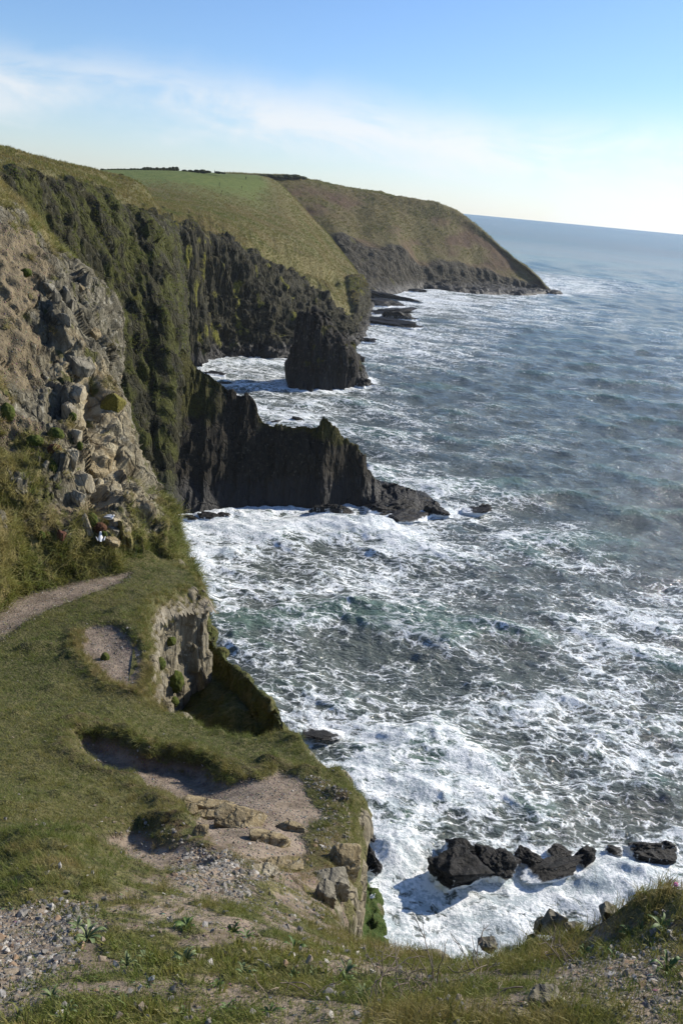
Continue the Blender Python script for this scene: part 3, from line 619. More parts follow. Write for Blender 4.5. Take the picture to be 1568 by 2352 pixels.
# a long recess with ochre rock
rec = np.exp(-((uu - 5.0 + .25 * np.sin(tt * 2)) / .45) ** 2) * sstep(4.4, 5.0, tt) * sstep(7.6, 6.6, tt)
disp -= rec * .9
P = P + N * disp[..., None]
grassn = np.clip(1 - sstep(2.0, 2.75, tt + fbm(P / 1.5, 4, 151) * .5), 0, 1) + sstep(.22, .42, fbm(P / np.array([1.3, 1.3, 1.8]), 4, 152)) * .9 * (1 - blocky * .5) + sstep(6.5, 7.6, tt) * sstep(6.6, 7.6, uu) * sstep(-.25, .05, fbm(P / 1.1, 3, 153)) + sstep(7.2, 8.2, tt + fbm(P / .8, 3, 155) * .7)
grassn += np.exp(-((uu - 2.2) / .9) ** 2) * sstep(5.2, 6.2, tt) * sstep(-.2, .1, fbm(P / 1.0, 3, 156))
soiln = sstep(-.05, .3, fbm(P / 2.2, 4, 157) + (1 - blocky) * .3) * (1 - blocky * .8) * .9 * sstep(2.2, 3, tt) + rec * .4
MAT_NEAR = terrain_mat('lit_lichen_rock', 0.9, ((.085, .076, .052), (.165, .150, .108), (.30, .28, .23)),
                       ((.062, .070, .016), (.14, .115, .042), (.24, .195, .095)), soil=((.10, .08, .048), (.185, .148, .092)), moss=(.10, .10, .03), bump=1.0, stretch=(1, 1, .45), lich=.55, gstretch=(1, 1, .35))
NEARP, NEARG = P, np.clip(grassn, 0, 1)
ochre = np.clip(np.exp(-((uu - 5.3 + .3 * np.sin(tt * 1.7)) / 1.4) ** 2) * sstep(4.0, 4.8, tt + fbm(P / 2, 3, 161)) * sstep(8.4, 7.4, tt), 0, 1) * sstep(-.35, .05, fbm(P / 1.6, 3, 162))
ncl = grid_obj('cliff', P, MAT_NEAR, dict(ochre=ochre, grass=NEARG, soil=np.clip(soiln, 0, 1), moss=sstep(.0, .35, fbm(P / np.array([.8, .8, 1.2]), 4, 158)) * .7, wet=sstep(8, 2, P[..., 2])), kind='structure',
               label='sunlit lichen covered rock face rising above the gravel path')
NEARN = gridnormals(P)

# --- mossy spur below the ledge and the green flank at the foot of the cliff
def spur(name, cols, mat, attrs, amp, sc, seed, n=(90, 140), **kw):
    C = np.array([[np.array(q) if isinstance(q, np.ndarray) else (PD(*q) if len(q) == 3 else PZ(*q)) for q in col] for col in cols])
    P = loft(np.moveaxis(C, 1, 0), *n); N = gridnormals(P)
    P = P + N * (fbm(P / sc, 5, seed, .55) * amp)[..., None] + N * ((cells(P / (sc * .6), seed)[2] - .5) * amp * .6)[..., None]
    return grid_obj(name, P, mat, attrs(P), **kw)
def col_spur(ridge, dn):
    p = PD(*ridge); return [p + np.array([-6, -2.0, -3.0]), p + np.array([-2.2, -1.1, -1.2]), p, p + np.array([.8, .9, -2.5]), np.array([p[0] + 5, p[1] + 6, -3.0])]
g_at = lambda P: dict(grass=sstep(-.15, .25, fbm(P / .8, 4, 161)), moss=np.ones(P.shape[:2]) * .7)
spur('crag', [col_spur(q, 0) for q in ((446, 1440, 35), (462, 1486, 34), (470, 1519, 33), (486, 1545, 32), (500, 1563, 31), (522, 1586, 30), (544, 1607, 29), (570, 1640, 28), (592, 1667, 27), (612, 1700, 26), (630, 1760, 25))],
     MAT_RIM, g_at, .5, 1.2, 163, kind='structure', label='mossy rock spur below the ledge dropping towards the foam')
GR = [(806, 1985, 70), (822, 2010, 68), (842, 2036, 66), (860, 2062, 64), (867, 2090, 62), (869, 2120, 60), (872, 2150, 58), (877, 2180, 56), (880, 2230, 53), (888, 2330, 49), (896, 2480, 44), (905, 2700, 40)]
def col_green(q):
    p = PD(*q); return [p + np.array([-11, -5, 22.0]), p + np.array([-3.5, -1.5, 5.0]), p + np.array([-1, -.4, .8]), p, np.array([p[0] + .6, p[1] + 2.0, p[2] * .5]), np.array([p[0] + 1.5, p[1] + 3, -3])]
MAT_GREEN = terrain_mat('green_cliff_turf', 1.0, ((.10, .09, .06), (.18, .155, .10), (.26, .23, .17)), ((.022, .048, .006), (.042, .074, .010), (.075, .085, .020)), bump=.9, gstretch=(1, 1, .3))
spur('bank', [col_green(q) for q in GR], MAT_GREEN, lambda P: dict(grass=sstep(-.42, -.15, fbm(P / np.array([1.6, 1.6, 2.6]), 4, 175)), moss=np.ones(P.shape[:2]) * .5), 1.3, 2.4, 173, kind='structure', label='steep bright green turf bank at the cliff foot beside the white water')
# ------------------------------------------------------------------ sea
FO = [(450, 1250, .92), (560, 1215, .95), (700, 1200, .85), (900, 1235, .78), (1000, 1195, .8), (1150, 1230, .5), (520, 1290, .72), (620, 1300, .6), (800, 1310, .6), (1000, 1320, .52), (1250, 1300, .3), (1500, 1250, .05), (600, 1420, .26), (720, 1440, .28), (850, 1450, .16), (1000, 1480, .22), (1200, 1500, .28),
      (1350, 1470, .45), (1450, 1420, .55), (1520, 1450, .5), (1400, 1580, .6), (1540, 1600, .5), (700, 1560, .52), (560, 1600, .5), (900, 1600, .42), (1100, 1600, .42), (1300, 1700, .5), (1500, 1720, .5), (700, 1680, .72), (850, 1750, .85), (1000, 1700, .55), (1200, 1800, .5), (1500, 1850, .45), (900, 1850, .92), (1100, 1850, .66), (1300, 1900, .5),
      (880, 1950, 1), (950, 2100, 1), (1200, 2060, 1.0), (1400, 2030, .95), (1050, 2170, 1), (1500, 1960, .6), (1500, 2030, .85), (1050, 1050, .2), (900, 1060, .42), (860, 1000, .35), (700, 950, .6), (780, 930, .45), (900, 920, .28), (560, 850, .62), (620, 840, .6), (530, 900, .6), (860, 780, .62), (880, 860, .28), (1000, 900, .12), (1200, 900, .06),
      (980, 685, .75), (930, 720, .6), (1010, 740, .3), (1150, 688, .5), (1290, 660, .6), (1340, 690, .2), (1300, 800, .03), (1500, 700, .02), (1500, 1000, .03), (1400, 1150, .05), (1200, 1100, .1), (1060, 1180, .5), (1200, 600, .02), (1500, 600, .0), (1080, 920, .22), (900, 790, .55), (780, 1040, .3), (1230, 1220, .3), (1600, 1900, .5), (1700, 1500, .3)]
fop = np.array([PZ(u, v) for u, v, _ in FO]); fov = np.array([k[2] for k in FO])
def lp(p): return np.stack([np.arctan2(p[..., 0], p[..., 1]) * 2.2, np.log(np.hypot(p[..., 0], p[..., 1]))], -1)
naz_s, n1_, n2_ = 500, 470, 250
aa = np.radians(np.linspace(-36, 50, naz_s))
rr = np.concatenate([36 * np.exp(np.linspace(0, math.log(420 / 36), n1_)), 420 * np.exp(np.linspace(0, math.log(2600 / 420), 201)[1:]), 2600 * np.exp(np.linspace(0, math.log(120000 / 2600), n2_ - 199)[1:])])[::-1]
Xs = rr[:, None] * np.sin(aa)[None]; Ys = rr[:, None] * np.cos(aa)[None]
rs = rr[:, None] * np.ones(naz_s)[None]
dr = np.abs(np.gradient(rr))[:, None] * np.ones(naz_s)[None]
S2 = np.stack([Xs, Ys, 0 * Xs], -1)
l0 = lp(S2).reshape(-1, 2); lf = lp(fop); foam = np.empty(len(l0))
for i in range(0, len(l0), 50000):
    d2 = ((l0[i:i + 50000, None] - lf[None]) ** 2).sum(-1) + 2e-4
    wgt = d2 ** -1.6; foam[i:i + 50000] = (wgt * fov).sum(1) / wgt.sum(1)
foam = foam.reshape(Xs.shape) * np.clip(1.3 - np.maximum(rs - 300, 0) / 1500, 0, 1)
# surf along the foot of every rock
sh = np.concatenate([crom(np.array(s_)[:, :2], len(s_) * 5, 0) for s_ in SHORE])
near = rs < 900; pnear = S2[near][:, :2]; ds = np.empty(len(pnear))
for i in range(0, len(pnear), 30000): ds[i:i + 30000] = np.sqrt(((pnear[i:i + 30000, None] - sh[None]) ** 2).sum(-1).min(1))
dsh = np.full(Xs.shape, 1e3); dsh[near] = ds
sw = 2.5 + 4.5 * (.5 + .5 * fbm(S2 / 14, 3, 205)) + np.clip(rs - 250, 0, 500) * .012
foam = np.maximum(foam, np.exp(-(dsh / sw) ** 2) * 1.0)
rg2 = np.random.default_rng(4)
Hs = np.zeros_like(Xs); DX = np.zeros_like(Xs); DY = np.zeros_like(Xs)
fade_far = np.clip(1.0 - (rs - 60) / 1e9, 0, 1)
for k in range(46):
    lam = 1.6 * (34 / 1.6) ** (k / 45.0); th_ = math.radians(-97 + rg2.normal(0, 30 if lam > 7 else 48)); kx, ky = math.cos(th_), math.sin(th_)
    amp = .0125 * lam ** .88 * rg2.uniform(.6, 1.2)
    vis = sstep(1.6, 3.2, lam / np.maximum(dr, rs * (aa[1] - aa[0])))
    ph = (kx * Xs + ky * Ys) * 2 * math.pi / lam + rg2.uniform(0, 6.28) + fbm(S2 / (lam * 3.1), 1, 300 + k) * 2.4
    env = .45 + .9 * np.clip(.5 + vnoise(S2 / (lam * 4.2) + k, 400 + k), 0, 1.2)
    Hs += vis * env * amp * np.cos(ph); DX -= vis * env * amp * .9 * kx * np.sin(ph); DY -= vis * env * amp * .9 * ky * np.sin(ph)
calm = 1 - .55 * np.clip(foam - .75, 0, .25) / .25
chop = fbm(S2 / 2.6, 4, 211, .55, True) * .22 * sstep(260, 90, rs) + fbm(S2 / 9, 3, 215) * .35 * sstep(400, 150, rs)
Hs = Hs * calm * 1.0 + chop
surge = np.exp(-(dsh / 2.2) ** 2) * np.clip(fbm(S2 / 3.0, 3, 217) + .25, 0, 1) * 1.3 * sstep(500, 200, rs)
Hs += surge
# heaped white water where the swell pours over the low rocks
def bump_at(u, v, r, h):
    c = PZ(u, v); d = np.hypot(Xs - c[0], Ys - c[1]); return np.exp(-(d / r) ** 2) * h * (1 + .6 * fbm(S2 / 1.2, 3, 219))
Hs += bump_at(905, 1960, 2.2, .6) + bump_at(920, 1935, 3.0, .35) + bump_at(1430, 1985, 2.5, .5) + bump_at(700, 935, 4.0, 1.2) + bump_at(1000, 1120, 5, .8) + bump_at(1250, 1985, 2.5, .5)
P = np.stack([Xs + DX * sstep(2000, 300, rs), Ys + DY * sstep(2000, 300, rs), Hs], -1)
crestv = np.clip(Hs / .55, -1, 1.5)
MAT_SEA, t, out = new_mat('sea_water')
co = t.add('ShaderNodeTexCoord', None, 3); geo_r = t.attr('range'); fo = t.attr('foam'); cr_ = t.attr('crest')
flat = t.vm('MULTIPLY', co, (1, 1, 0))
warp = t.vm('SUBTRACT', t.noise(flat, 0.16, 3, 0.6, 0, 1), (.5, .5, .5)); warp2 = t.vm('SUBTRACT', t.noise(flat, 0.9, 3, 0.6, 0, 1), (.5, .5, .5))
wv = t.vm('ADD', flat, t.vm('ADD', t.vm('SCALE', warp, scale=5.0), t.vm('SCALE', warp2, scale=1.3)))
wv2 = t.add('ShaderNodeMapping', {0: wv, 2: (0, 0, .3), 3: (.70, 1.45, 1)}, 0)
e1_ = t.voro(wv2, 0.62, 'DISTANCE_TO_EDGE'); e2_ = t.voro(wv2, 1.7, 'DISTANCE_TO_EDGE'); e3_ = t.voro(wv2, 0.22, 'DISTANCE_TO_EDGE')
f1 = t.noise(wv2, 0.085, 6, 0.6); f2 = t.noise(wv2, 0.55, 6, 0.7); f3 = t.noise(flat, 2.6, 5, 0.7)
web1 = t.m('POWER', t.m('SUBTRACT', 1.0, t.m('MINIMUM', t.m('MULTIPLY', e1_, 2.6), 1.0)), 2.0)
web2 = t.m('POWER', t.m('SUBTRACT', 1.0, t.m('MINIMUM', t.m('MULTIPLY', e2_, 2.6), 1.0)), 2.0)
web3 = t.m('POWER', t.m('SUBTRACT', 1.0, t.m('MINIMUM', t.m('MULTIPLY', e3_, 2.4), 1.0)), 3.0)
web = t.m('ADD', t.m('MULTIPLY', web1, 0.55), t.m('ADD', t.m('MULTIPLY', web2, 0.34), t.m('MULTIPLY', web3, 0.26)))
v = t.m('ADD', web, t.m('ADD', t.m('MULTIPLY', t.m('SUBTRACT', f1, .5), 1.9), t.m('ADD', t.m('MULTIPLY', t.m('SUBTRACT', f2, .5), .9), t.m('MULTIPLY', t.m('SUBTRACT', f3, .5), .35))))
v = t.m('ADD', v, t.m('MULTIPLY', cr_, 0.10))
thr = t.m('SUBTRACT', 0.97, t.m('MULTIPLY', fo, 1.02))
fm = t.add('ShaderNodeMapRange', {0: t.m('SUBTRACT', v, thr), 1: -0.02, 2: 0.36}, 0)
fm = t.m('MULTIPLY', t.m('POWER', fm, 1.3), t.mapr(fo, 0.05, 0.34), clamp=True)
# whitecaps out at sea, then painted sun glints
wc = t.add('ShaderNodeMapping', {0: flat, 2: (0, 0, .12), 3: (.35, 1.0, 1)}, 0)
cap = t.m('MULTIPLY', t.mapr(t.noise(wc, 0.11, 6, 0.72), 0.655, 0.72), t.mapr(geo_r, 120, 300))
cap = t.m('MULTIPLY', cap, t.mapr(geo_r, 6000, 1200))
fleck = t.m('MULTIPLY', t.mapr(t.noise(t.scale(flat, (.6, 1.3, 1)), .5, 4, .62), .645, .70), t.m('MULTIPLY', t.mapr(cr_, .0, .45), t.mapr(geo_r, 1100, 350)))  # small flecks painted white on the crests in place of sun sparkle
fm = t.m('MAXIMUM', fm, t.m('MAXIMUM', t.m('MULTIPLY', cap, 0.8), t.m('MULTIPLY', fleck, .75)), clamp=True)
far_b = t.m('MULTIPLY', t.noise(t.scale(flat, (.45, 1.6, 1)), .05, 5, 0.65), t.add('ShaderNodeMapRange', {0: geo_r, 1: 250, 2: 2500, 3: 0.0, 4: 26.0}, 0))
bs = t.m('ADD', far_b, t.m('ADD', t.m('MULTIPLY', t.noise(t.scale(flat, (.8, 1.3, 1)), 1.5, 5, 0.6), 1.0), t.m('MULTIPLY', t.noise(t.scale(flat, (.7, 1.4, 1)), .22, 4, 0.6), 3.2)))
bpw = t.add('ShaderNodeBump', {'Strength': t.add('ShaderNodeMapRange', {0: geo_r, 1: 60, 2: 5000, 3: 0.9, 4: 0.55}, 0), 'Distance': 0.5, 'Height': bs})
bpf = t.add('ShaderNodeBump', {'Strength': 0.8, 'Distance': 0.28, 'Height': t.m('ADD', t.m('MULTIPLY', f2, 1.2), t.m('ADD', t.m('MULTIPLY', f3, .8), t.m('MULTIPLY', fm, .5)))})
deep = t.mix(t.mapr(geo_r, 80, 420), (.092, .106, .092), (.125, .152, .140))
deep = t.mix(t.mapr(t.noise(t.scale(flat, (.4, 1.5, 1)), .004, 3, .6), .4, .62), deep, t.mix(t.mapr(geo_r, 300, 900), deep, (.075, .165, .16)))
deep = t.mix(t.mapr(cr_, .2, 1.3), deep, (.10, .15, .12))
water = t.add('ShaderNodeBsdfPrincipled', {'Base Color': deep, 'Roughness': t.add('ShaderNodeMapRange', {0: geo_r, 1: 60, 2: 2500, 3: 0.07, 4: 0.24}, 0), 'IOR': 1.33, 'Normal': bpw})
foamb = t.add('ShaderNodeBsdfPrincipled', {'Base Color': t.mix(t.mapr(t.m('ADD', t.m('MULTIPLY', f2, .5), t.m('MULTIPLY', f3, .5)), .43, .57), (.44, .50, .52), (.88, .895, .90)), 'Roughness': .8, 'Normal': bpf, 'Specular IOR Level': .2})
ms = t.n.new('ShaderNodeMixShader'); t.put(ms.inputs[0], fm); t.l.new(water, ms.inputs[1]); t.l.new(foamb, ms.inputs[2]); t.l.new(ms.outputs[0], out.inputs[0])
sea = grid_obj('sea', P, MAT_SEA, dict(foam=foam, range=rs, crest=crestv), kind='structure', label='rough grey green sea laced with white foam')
print('sea done', time.time() - T0)
# ------------------------------------------------------------------ small things: builders
bpy.context.view_layer.update()
import bmesh
def look(o, u, v, fallback=None):
    """the point of an object that the line of sight (u, v) meets"""
    r = ray(u, v); ok, p, n, i = o.ray_cast(Vector(CAM), Vector(r).normalized())
    if ok: return np.array(p), np.array(n)
    if fallback: return PD(u, v, fallback), np.array([.5, -.5, .5])
    return None, None
def ico(sub):
    bm = bmesh.new(); bmesh.ops.create_icosphere(bm, subdivisions=sub, radius=1.0); bm.verts.ensure_lookup_table()
    V = np.array([v.co[:] for v in bm.verts]); F = np.array([[q.index for q in f.verts] for f in bm.faces]); bm.free(); return V, F
ICO = {k: ico(k) for k in (1, 2, 3, 4, 5)}
def rotm(rx, ry, rz):
    from mathutils import Euler
    return np.array(Euler((rx, ry, rz)).to_matrix())
def block_verts(dims, seed, sub=4, nplanes=9, rough=.05, bed=0.0, boxy=.75):
    """an angular broken block: faces cut by planes, edges chipped by noise"""
    rg = np.random.default_rng(seed); D, F = ICO[sub]
    n = list(np.eye(3)) + list(-np.eye(3)); d = [1, 1, 1, 1, 1, 1]
    n = [q + rg.normal(0, .13, 3) for q in n]
    for k in range(nplanes):
        q = rg.normal(0, 1, 3); n.append(q); d.append(rg.uniform(boxy, boxy + .45))
    n = np.array([q / np.linalg.norm(q) for q in n]); d = np.array(d) * rg.uniform(.85, 1.1, len(d))
    c = D @ n.T; rr_ = np.where(c > 1e-3, d[None] / np.maximum(c, 1e-3), 9).min(1)
    V = D * rr_[:, None]
    if bed: V = V + D * ((cells(np.stack([V[:, 0] * .4, V[:, 1] * .4, V[:, 2] * bed], -1) + seed, seed)[2] - .5) * .16)[:, None]
    V = V + D * (fbm(V * 2.2 + seed * 3.1, 4, seed) * rough * 2)[:, None]
    return V * np.array(dims) / 2, F
def rock_at(name, c, dims, rot, seed, mat, sub=4, rough=.05, bed=0.0, parent=None, nplanes=9, attrs=None, boxy=.75, **kw):
    V, F = block_verts(dims, seed, sub, nplanes, rough, bed, boxy); V = V @ rotm(*rot).T
    o = mesh_obj(name, V, F, mat, attrs(V + np.array(c)) if attrs else None, smooth=False, parent=parent, **kw)
    o.location = c; return o
def wet_rock_mat():
    m, t, out = new_mat('wet_black_rock'); co = t.add('ShaderNodeTexCoord', None, 3)
    n = t.noise(co, 1.2, 6, .65); c = t.mix(t.mapr(n, .35, .65), (.006, .006, .006), (.017, .015, .014))
    n2 = t.noise(t.scale(co, (1, 1, .3)), 2.5, 6, .7)
    c = t.mix(t.mapr(n2, .67, .73), c, (.5, .52, .53))       # foam water running off
    gp = t.add('ShaderNodeNewGeometry', None, 0); gs = t.add('ShaderNodeSeparateXYZ', {0: gp}, 2)
    gn_ = t.add('ShaderNodeSeparateXYZ', {0: t.add('ShaderNodeNewGeometry', None, 1)}, 2)
    run = t.m('MULTIPLY', t.mapr(t.noise(t.scale(gp, (2.6, 2.6, .16)), .9, 4, .55), .57, .63), t.m('MULTIPLY', t.mapr(gs, 2.2, .9), t.mapr(gn_, .45, .15)))      # water streaming off
    collar = t.mapr(t.m('ADD', gs, t.m('MULTIPLY', t.noise(gp, .8, 5, .65), -1.15)), .05, -.2)                            # froth round the foot
    c = t.mix(t.m('MAXIMUM', t.m('MULTIPLY', run, .7), collar), c, (.80, .82, .83))
    bp = t.add('ShaderNodeBump', {'Strength': 1.0, 'Distance': .25, 'Height': t.noise(co, 2.2, 7, .7)})
    b = t.add('ShaderNodeBsdfPrincipled', {'Base Color': c, 'Roughness': .55, 'Specular IOR Level': .18, 'Normal': bp}); t.l.new(b, out.inputs[0]); return m
M_WET = wet_rock_mat()
M_SLAB = terrain_mat('ochre_slab_rock', .35, ((.17, .13, .07), (.30, .24, .14), (.40, .35, .25)), ((.06, .07, .02), (.1, .1, .04), (.15, .13, .06)), moss=(.17, .15, .03), bump=.7, stretch=(1, 1, .5), lich=.35)
M_PALE = terrain_mat('pale_block_rock', .4, ((.24, .20, .13), (.36, .31, .22), (.48, .45, .36)), ((.06, .07, .02), (.1, .1, .04), (.15, .13, .06)), moss=(.17, .15, .03), bump=.7, lich=.6)
M_GREYB = terrain_mat('grey_block_rock', .4, ((.12, .11, .085), (.21, .19, .145), (.33, .30, .24)), ((.06, .07, .02), (.1, .1, .04), (.15, .13, .06)), moss=(.13, .12, .03), bump=.7, lich=.5)
M_RED = terrain_mat('red_block_rock', .4, ((.11, .045, .03), (.17, .075, .05), (.24, .13, .10)), ((.06, .07, .02), (.1, .1, .04), (.15, .13, .06)), bump=.6, lich=.1)

# --- rocks in the sea: (u, v, slant width px, height px, depth ratio, label)
def sea_rock(u, v, wpx, hpx, dr_, seed, label, rz=0.0, group=None, tilt=0.0, flat=False, z0=None, bed=0.0):
    wpx *= 1.14; hpx *= .78; dr_ *= 1.1; tilt += .22 * math.sin(seed * 2.1); rz += .35 * math.sin(seed * 1.3)
    p = PZ(u, v, 0.0); dist_ = np.linalg.norm(p - CAM); k = FPX / dist_
    sind = H / dist_; cosd = math.sqrt(1 - sind ** 2); wd = wpx / k; ht = max(.5 * hpx / k, hpx / k - wd * dr_ * sind * .7) / cosd; p = PZ(u, v, ht * .35)
    dims = (wd, wd * dr_, ht * 2.2)
    return rock_at('rock', (p[0], p[1], (.45 if dist_ < 120 else .1) if z0 is None else z0), dims, (tilt, .12 * (seed % 3 - 1), rz), seed, M_WET, sub=5, rough=.17, bed=bed or 3.0, nplanes=16, boxy=.62, label=label, cat='rock', group=group)
G = 'black rocks awash in the surf'
sea_rock(1049, 2005, 112, 62, .62, 1, 'largest black wave-washed rock in the white surf at lower right', .1, G)
sea_rock(1145, 1994, 74, 66, .7, 2, 'tall black rock directly right of the largest surf rock', .2, G)
sea_rock(1057, 1962, 60, 30, .6, 3, 'small black rock touching the back of the largest surf rock', 0, G)
sea_rock(1112, 1962, 40, 34, .7, 43, 'narrow black rock wedged behind the two big surf rocks', 0.4, G)
sea_rock(1211, 1978, 52, 36, .6, 4, 'black rock with water pouring around it, right of the tall surf rock', -.2, G)
sea_rock(1282, 1964, 46, 24, .6, 5, 'low black rock at the back of the long surf ledge', .3, G)
sea_rock(1255, 2006, 140, 22, .28, 6, 'long low black ledge with water spilling over its front', .05, G, bed=2)
sea_rock(1341, 1978, 46, 34, .6, 7, 'pointed black rock at the right end of the long surf ledge', .35, G)
sea_rock(1408, 1962, 42, 18, .6, 8, 'leftmost small rock of the low group near the right edge', .1, G)
sea_rock(1468, 1955, 62, 26, .5, 9, 'broad low rock in the middle of the group near the right edge', .1, G)
sea_rock(1497, 1976, 66, 34, .5, 10, 'front rock of the low group near the right edge', -.2, G)
sea_rock(1536, 1955, 40, 22, .6, 11, 'rightmost small rock of the low group near the right edge', .2, G)
sea_rock(842, 1985, 62, 74, .8, 12, 'square black rock against the foot of the grassy cliff', .1, G)
sea_rock(850, 1930, 22, 20, .8, 13, 'tiny black rock behind the square one at the cliff foot', .3, G)
sea_rock(818, 1948, 26, 30, .8, 14, 'small dark rock tucked against the cliff edge above the white water', .3, G)
sea_rock(742, 1690, 84, 8, .5, 44, 'flat dark rock awash below the turf-topped point', -.1, G)
G = 'rocks at the end of the slate fin'
sea_rock(905, 1165, 96, 44, .6, 15, 'broad black rock step at the end of the slate fin', .3, G)
sea_rock(936, 1186, 100, 40, .5, 16, 'low black rock with water streaming off, in front of the fin tip', .25, G)
sea_rock(994, 1170, 52, 44, .7, 17, 'steep black rock standing just off the fin tip', .2, G)
sea_rock(1085, 1174, 78, 17, .45, 18, 'isolated slanting black rock beyond the fin tip', .33, G, tilt=.1)
sea_rock(1108, 1168, 26, 20, .6, 45, 'raised right end of the isolated slanting rock', .3, G)
sea_rock(760, 1172, 90, 40, .3, 46, 'dark rock foot under the middle of the slate fin', .3, G)
for k_, (u_, v_, w_) in enumerate(((432, 1192, 46), (478, 1188, 40), (517, 1184, 38))):
    sea_rock(u_, v_, w_, 26, .6, 60 + k_, ('leftmost', 'middle', 'rightmost')[k_] + ' of the three dripping rocks under the dark cliff by the fin root', .3 * k_, G)
G = 'rocks in the sheltered bay'
sea_rock(491, 859, 46, 12, .7, 19, 'flat dark rock in the bay, nearer the tall cliffs', .1, G)
sea_rock(518, 881, 40, 12, .6, 20, 'flat dark rock just above the fin crest in the bay', .2, G)
sea_rock(629, 970, 38, 14, .6, 21, 'dark rock peeping over the fin crest in the foam', .2, G)
sea_rock(681, 964, 34, 16, .6, 22, 'dark rock in the foam behind the middle of the fin', -.2, G)
G = 'rocks beside the sea stack'
sea_rock(830, 880, 40, 34, .7, 23, 'dark shoulder rock at the right foot of the sea stack', .3, G)
sea_rock(847, 884, 30, 12, .5, 24, 'low tail of rock trailing right from the sea stack', .3, G)
sea_rock(818, 826, 40, 32, .8, 25, 'dark squarish rock behind the right side of the sea stack', .2, G)
sea_rock(838, 782, 60, 18, .5, 26, 'low dark rocks running out from the middle headland', .15, G)
sea_rock(815, 776, 34, 26, .8, 27, 'dark rock at the foot of the middle headland nose', .15, G)
G = 'flat rock shelves before the far headland'
sea_rock(885, 742, 150, 20, .32, 28, 'nearest and widest flat dark rock shelf before the far headland', .1, G, bed=3)
sea_rock(925, 727, 80, 24, .5, 29, 'right end block of the nearest rock shelf', .1, G, bed=3)
sea_rock(880, 716, 130, 20, .36, 30, 'second flat rock shelf, behind the widest one', .1, G, bed=3)
sea_rock(868, 698, 120, 18, .4, 31, 'third flat rock shelf, below the ribbed far cliff', .1, G, bed=3)
sea_rock(900, 684, 110, 14, .4, 32, 'farthest flat rock shelf at the foot of the ribbed cliff', .1, G, bed=3)
sea_rock(955, 668, 40, 10, .6, 33, 'small rock point ending the farthest shelf', .1, G)
sea_rock(1268, 674, 40, 8, .5, 34, 'thin low rock point at the very tip of the far headland', .0, G)

# --- blocks of the lit rock face: parts of it
def on_face(u, v, wpx, hpx, seed, mat, rot=(0, 0, 0), thick=.7, name='rock_slab', parent=None, sink=.25, sub=4, surf=None, label=None, cat=None, group=None, attrs=None, boxy=.75, n=9):
    p, nn = look(surf or ncl, u, v, 34)
    d = np.linalg.norm(p - CAM); k = FPX / d; wd, ht = wpx / k, hpx / k
    return rock_at(name, p - nn * sink * wd * thick, (wd, wd * thick, ht), rot, seed, mat, sub=sub, rough=.035, parent=parent, label=label, cat=cat, group=group, attrs=attrs, boxy=boxy, nplanes=n)
lean = (.15, .28, -.35)
for k_, (u_, v_, w_, h_, m_) in enumerate([(146, 688, 24, 54, M_GREYB), (126, 690, 20, 46, M_GREYB), (156, 735, 28, 34, M_GREYB), (221, 774, 26, 28, M_SLAB), (178, 833, 58, 44, M_GREYB), (180, 900, 40, 46, M_PALE), (164, 955, 34, 60, M_PALE), (176, 1003, 30, 44, M_PALE), (200, 1112, 46, 48, M_PALE), (166, 1066, 28, 66, M_PALE), (222, 1078, 52, 36, M_SLAB),
        (160, 708, 16, 44, M_GREYB), (105, 655, 30, 20, M_GREYB), (188, 668, 30, 24, M_SLAB), (205, 850, 30, 44, M_GREYB), (178, 1145, 30, 50, M_PALE)]):
    on_face(u_, v_, w_, h_, 100 + k_, m_, (lean[0] + .12 * math.sin(k_), lean[1] + .1 * math.cos(k_ * 2), lean[2] + .2 * math.sin(k_ * 3)), .8, parent=ncl, sink=.32)
G = 'loose blocks at the foot of the lit rock face'
bl = lambda u, v, w, h, s, m, r, lab, th_=.8, at=None: on_face(u, v, w, h, s, m, r, th_, 'boulder', None, .0, 4, None, lab, 'boulder', G, at)
ROCKG = bl(262, 1203, 26, 24, 201, M_PALE, (0, .1, .2), 'pale yellow block under the resting gull')
bl(258, 1226, 36, 40, 202, M_GREYB, (.1, .3, .1), 'large dark tilted block below the pale yellow one')
bl(256, 1243, 34, 18, 203, M_SLAB, (.1, .35, .1), 'flat slab with a bright top edge lying at the grass')
bl(200, 1208, 15, 58, 204, M_PALE, (0, -.22, .2), 'narrow pale slab leaning upright among brown grass')
bl(279, 1222, 9, 52, 205, M_SLAB, (0, -.15, .4), 'thin upright yellow-lichened slab right of the dark block', 1.6, lambda V: dict(moss=np.ones(len(V)) * .6))
bl(296, 1238, 16, 36, 206, M_SLAB, (0, -.3, .4), 'short upright yellow-lichened slab nearest the cliff edge', 1.2, lambda V: dict(moss=np.ones(len(V)) * .55))
bl(286, 1236, 10, 40, 207, M_SLAB, (0, -.25, .4), 'middle one of the thin yellow-lichened slabs', 1.4, lambda V: dict(moss=np.ones(len(V)) * .55))
bl(140, 1236, 20, 34, 208, M_RED, (0, .15, .1), 'rust red block standing at the foot of the rock face')
bl(150, 1240, 22, 34, 209, M_GREYB, (0, .2, .1), 'grey slab leaning on the rust red block')
on_face(254, 926, 50, 46, 210, M_SLAB, (.2, .7, .3), .9, 'boulder', None, .2, 4, None, 'mossy green pointed rock jutting out over the dark cove', 'boulder', None, lambda V: dict(moss=np.ones(len(V)) * .8))

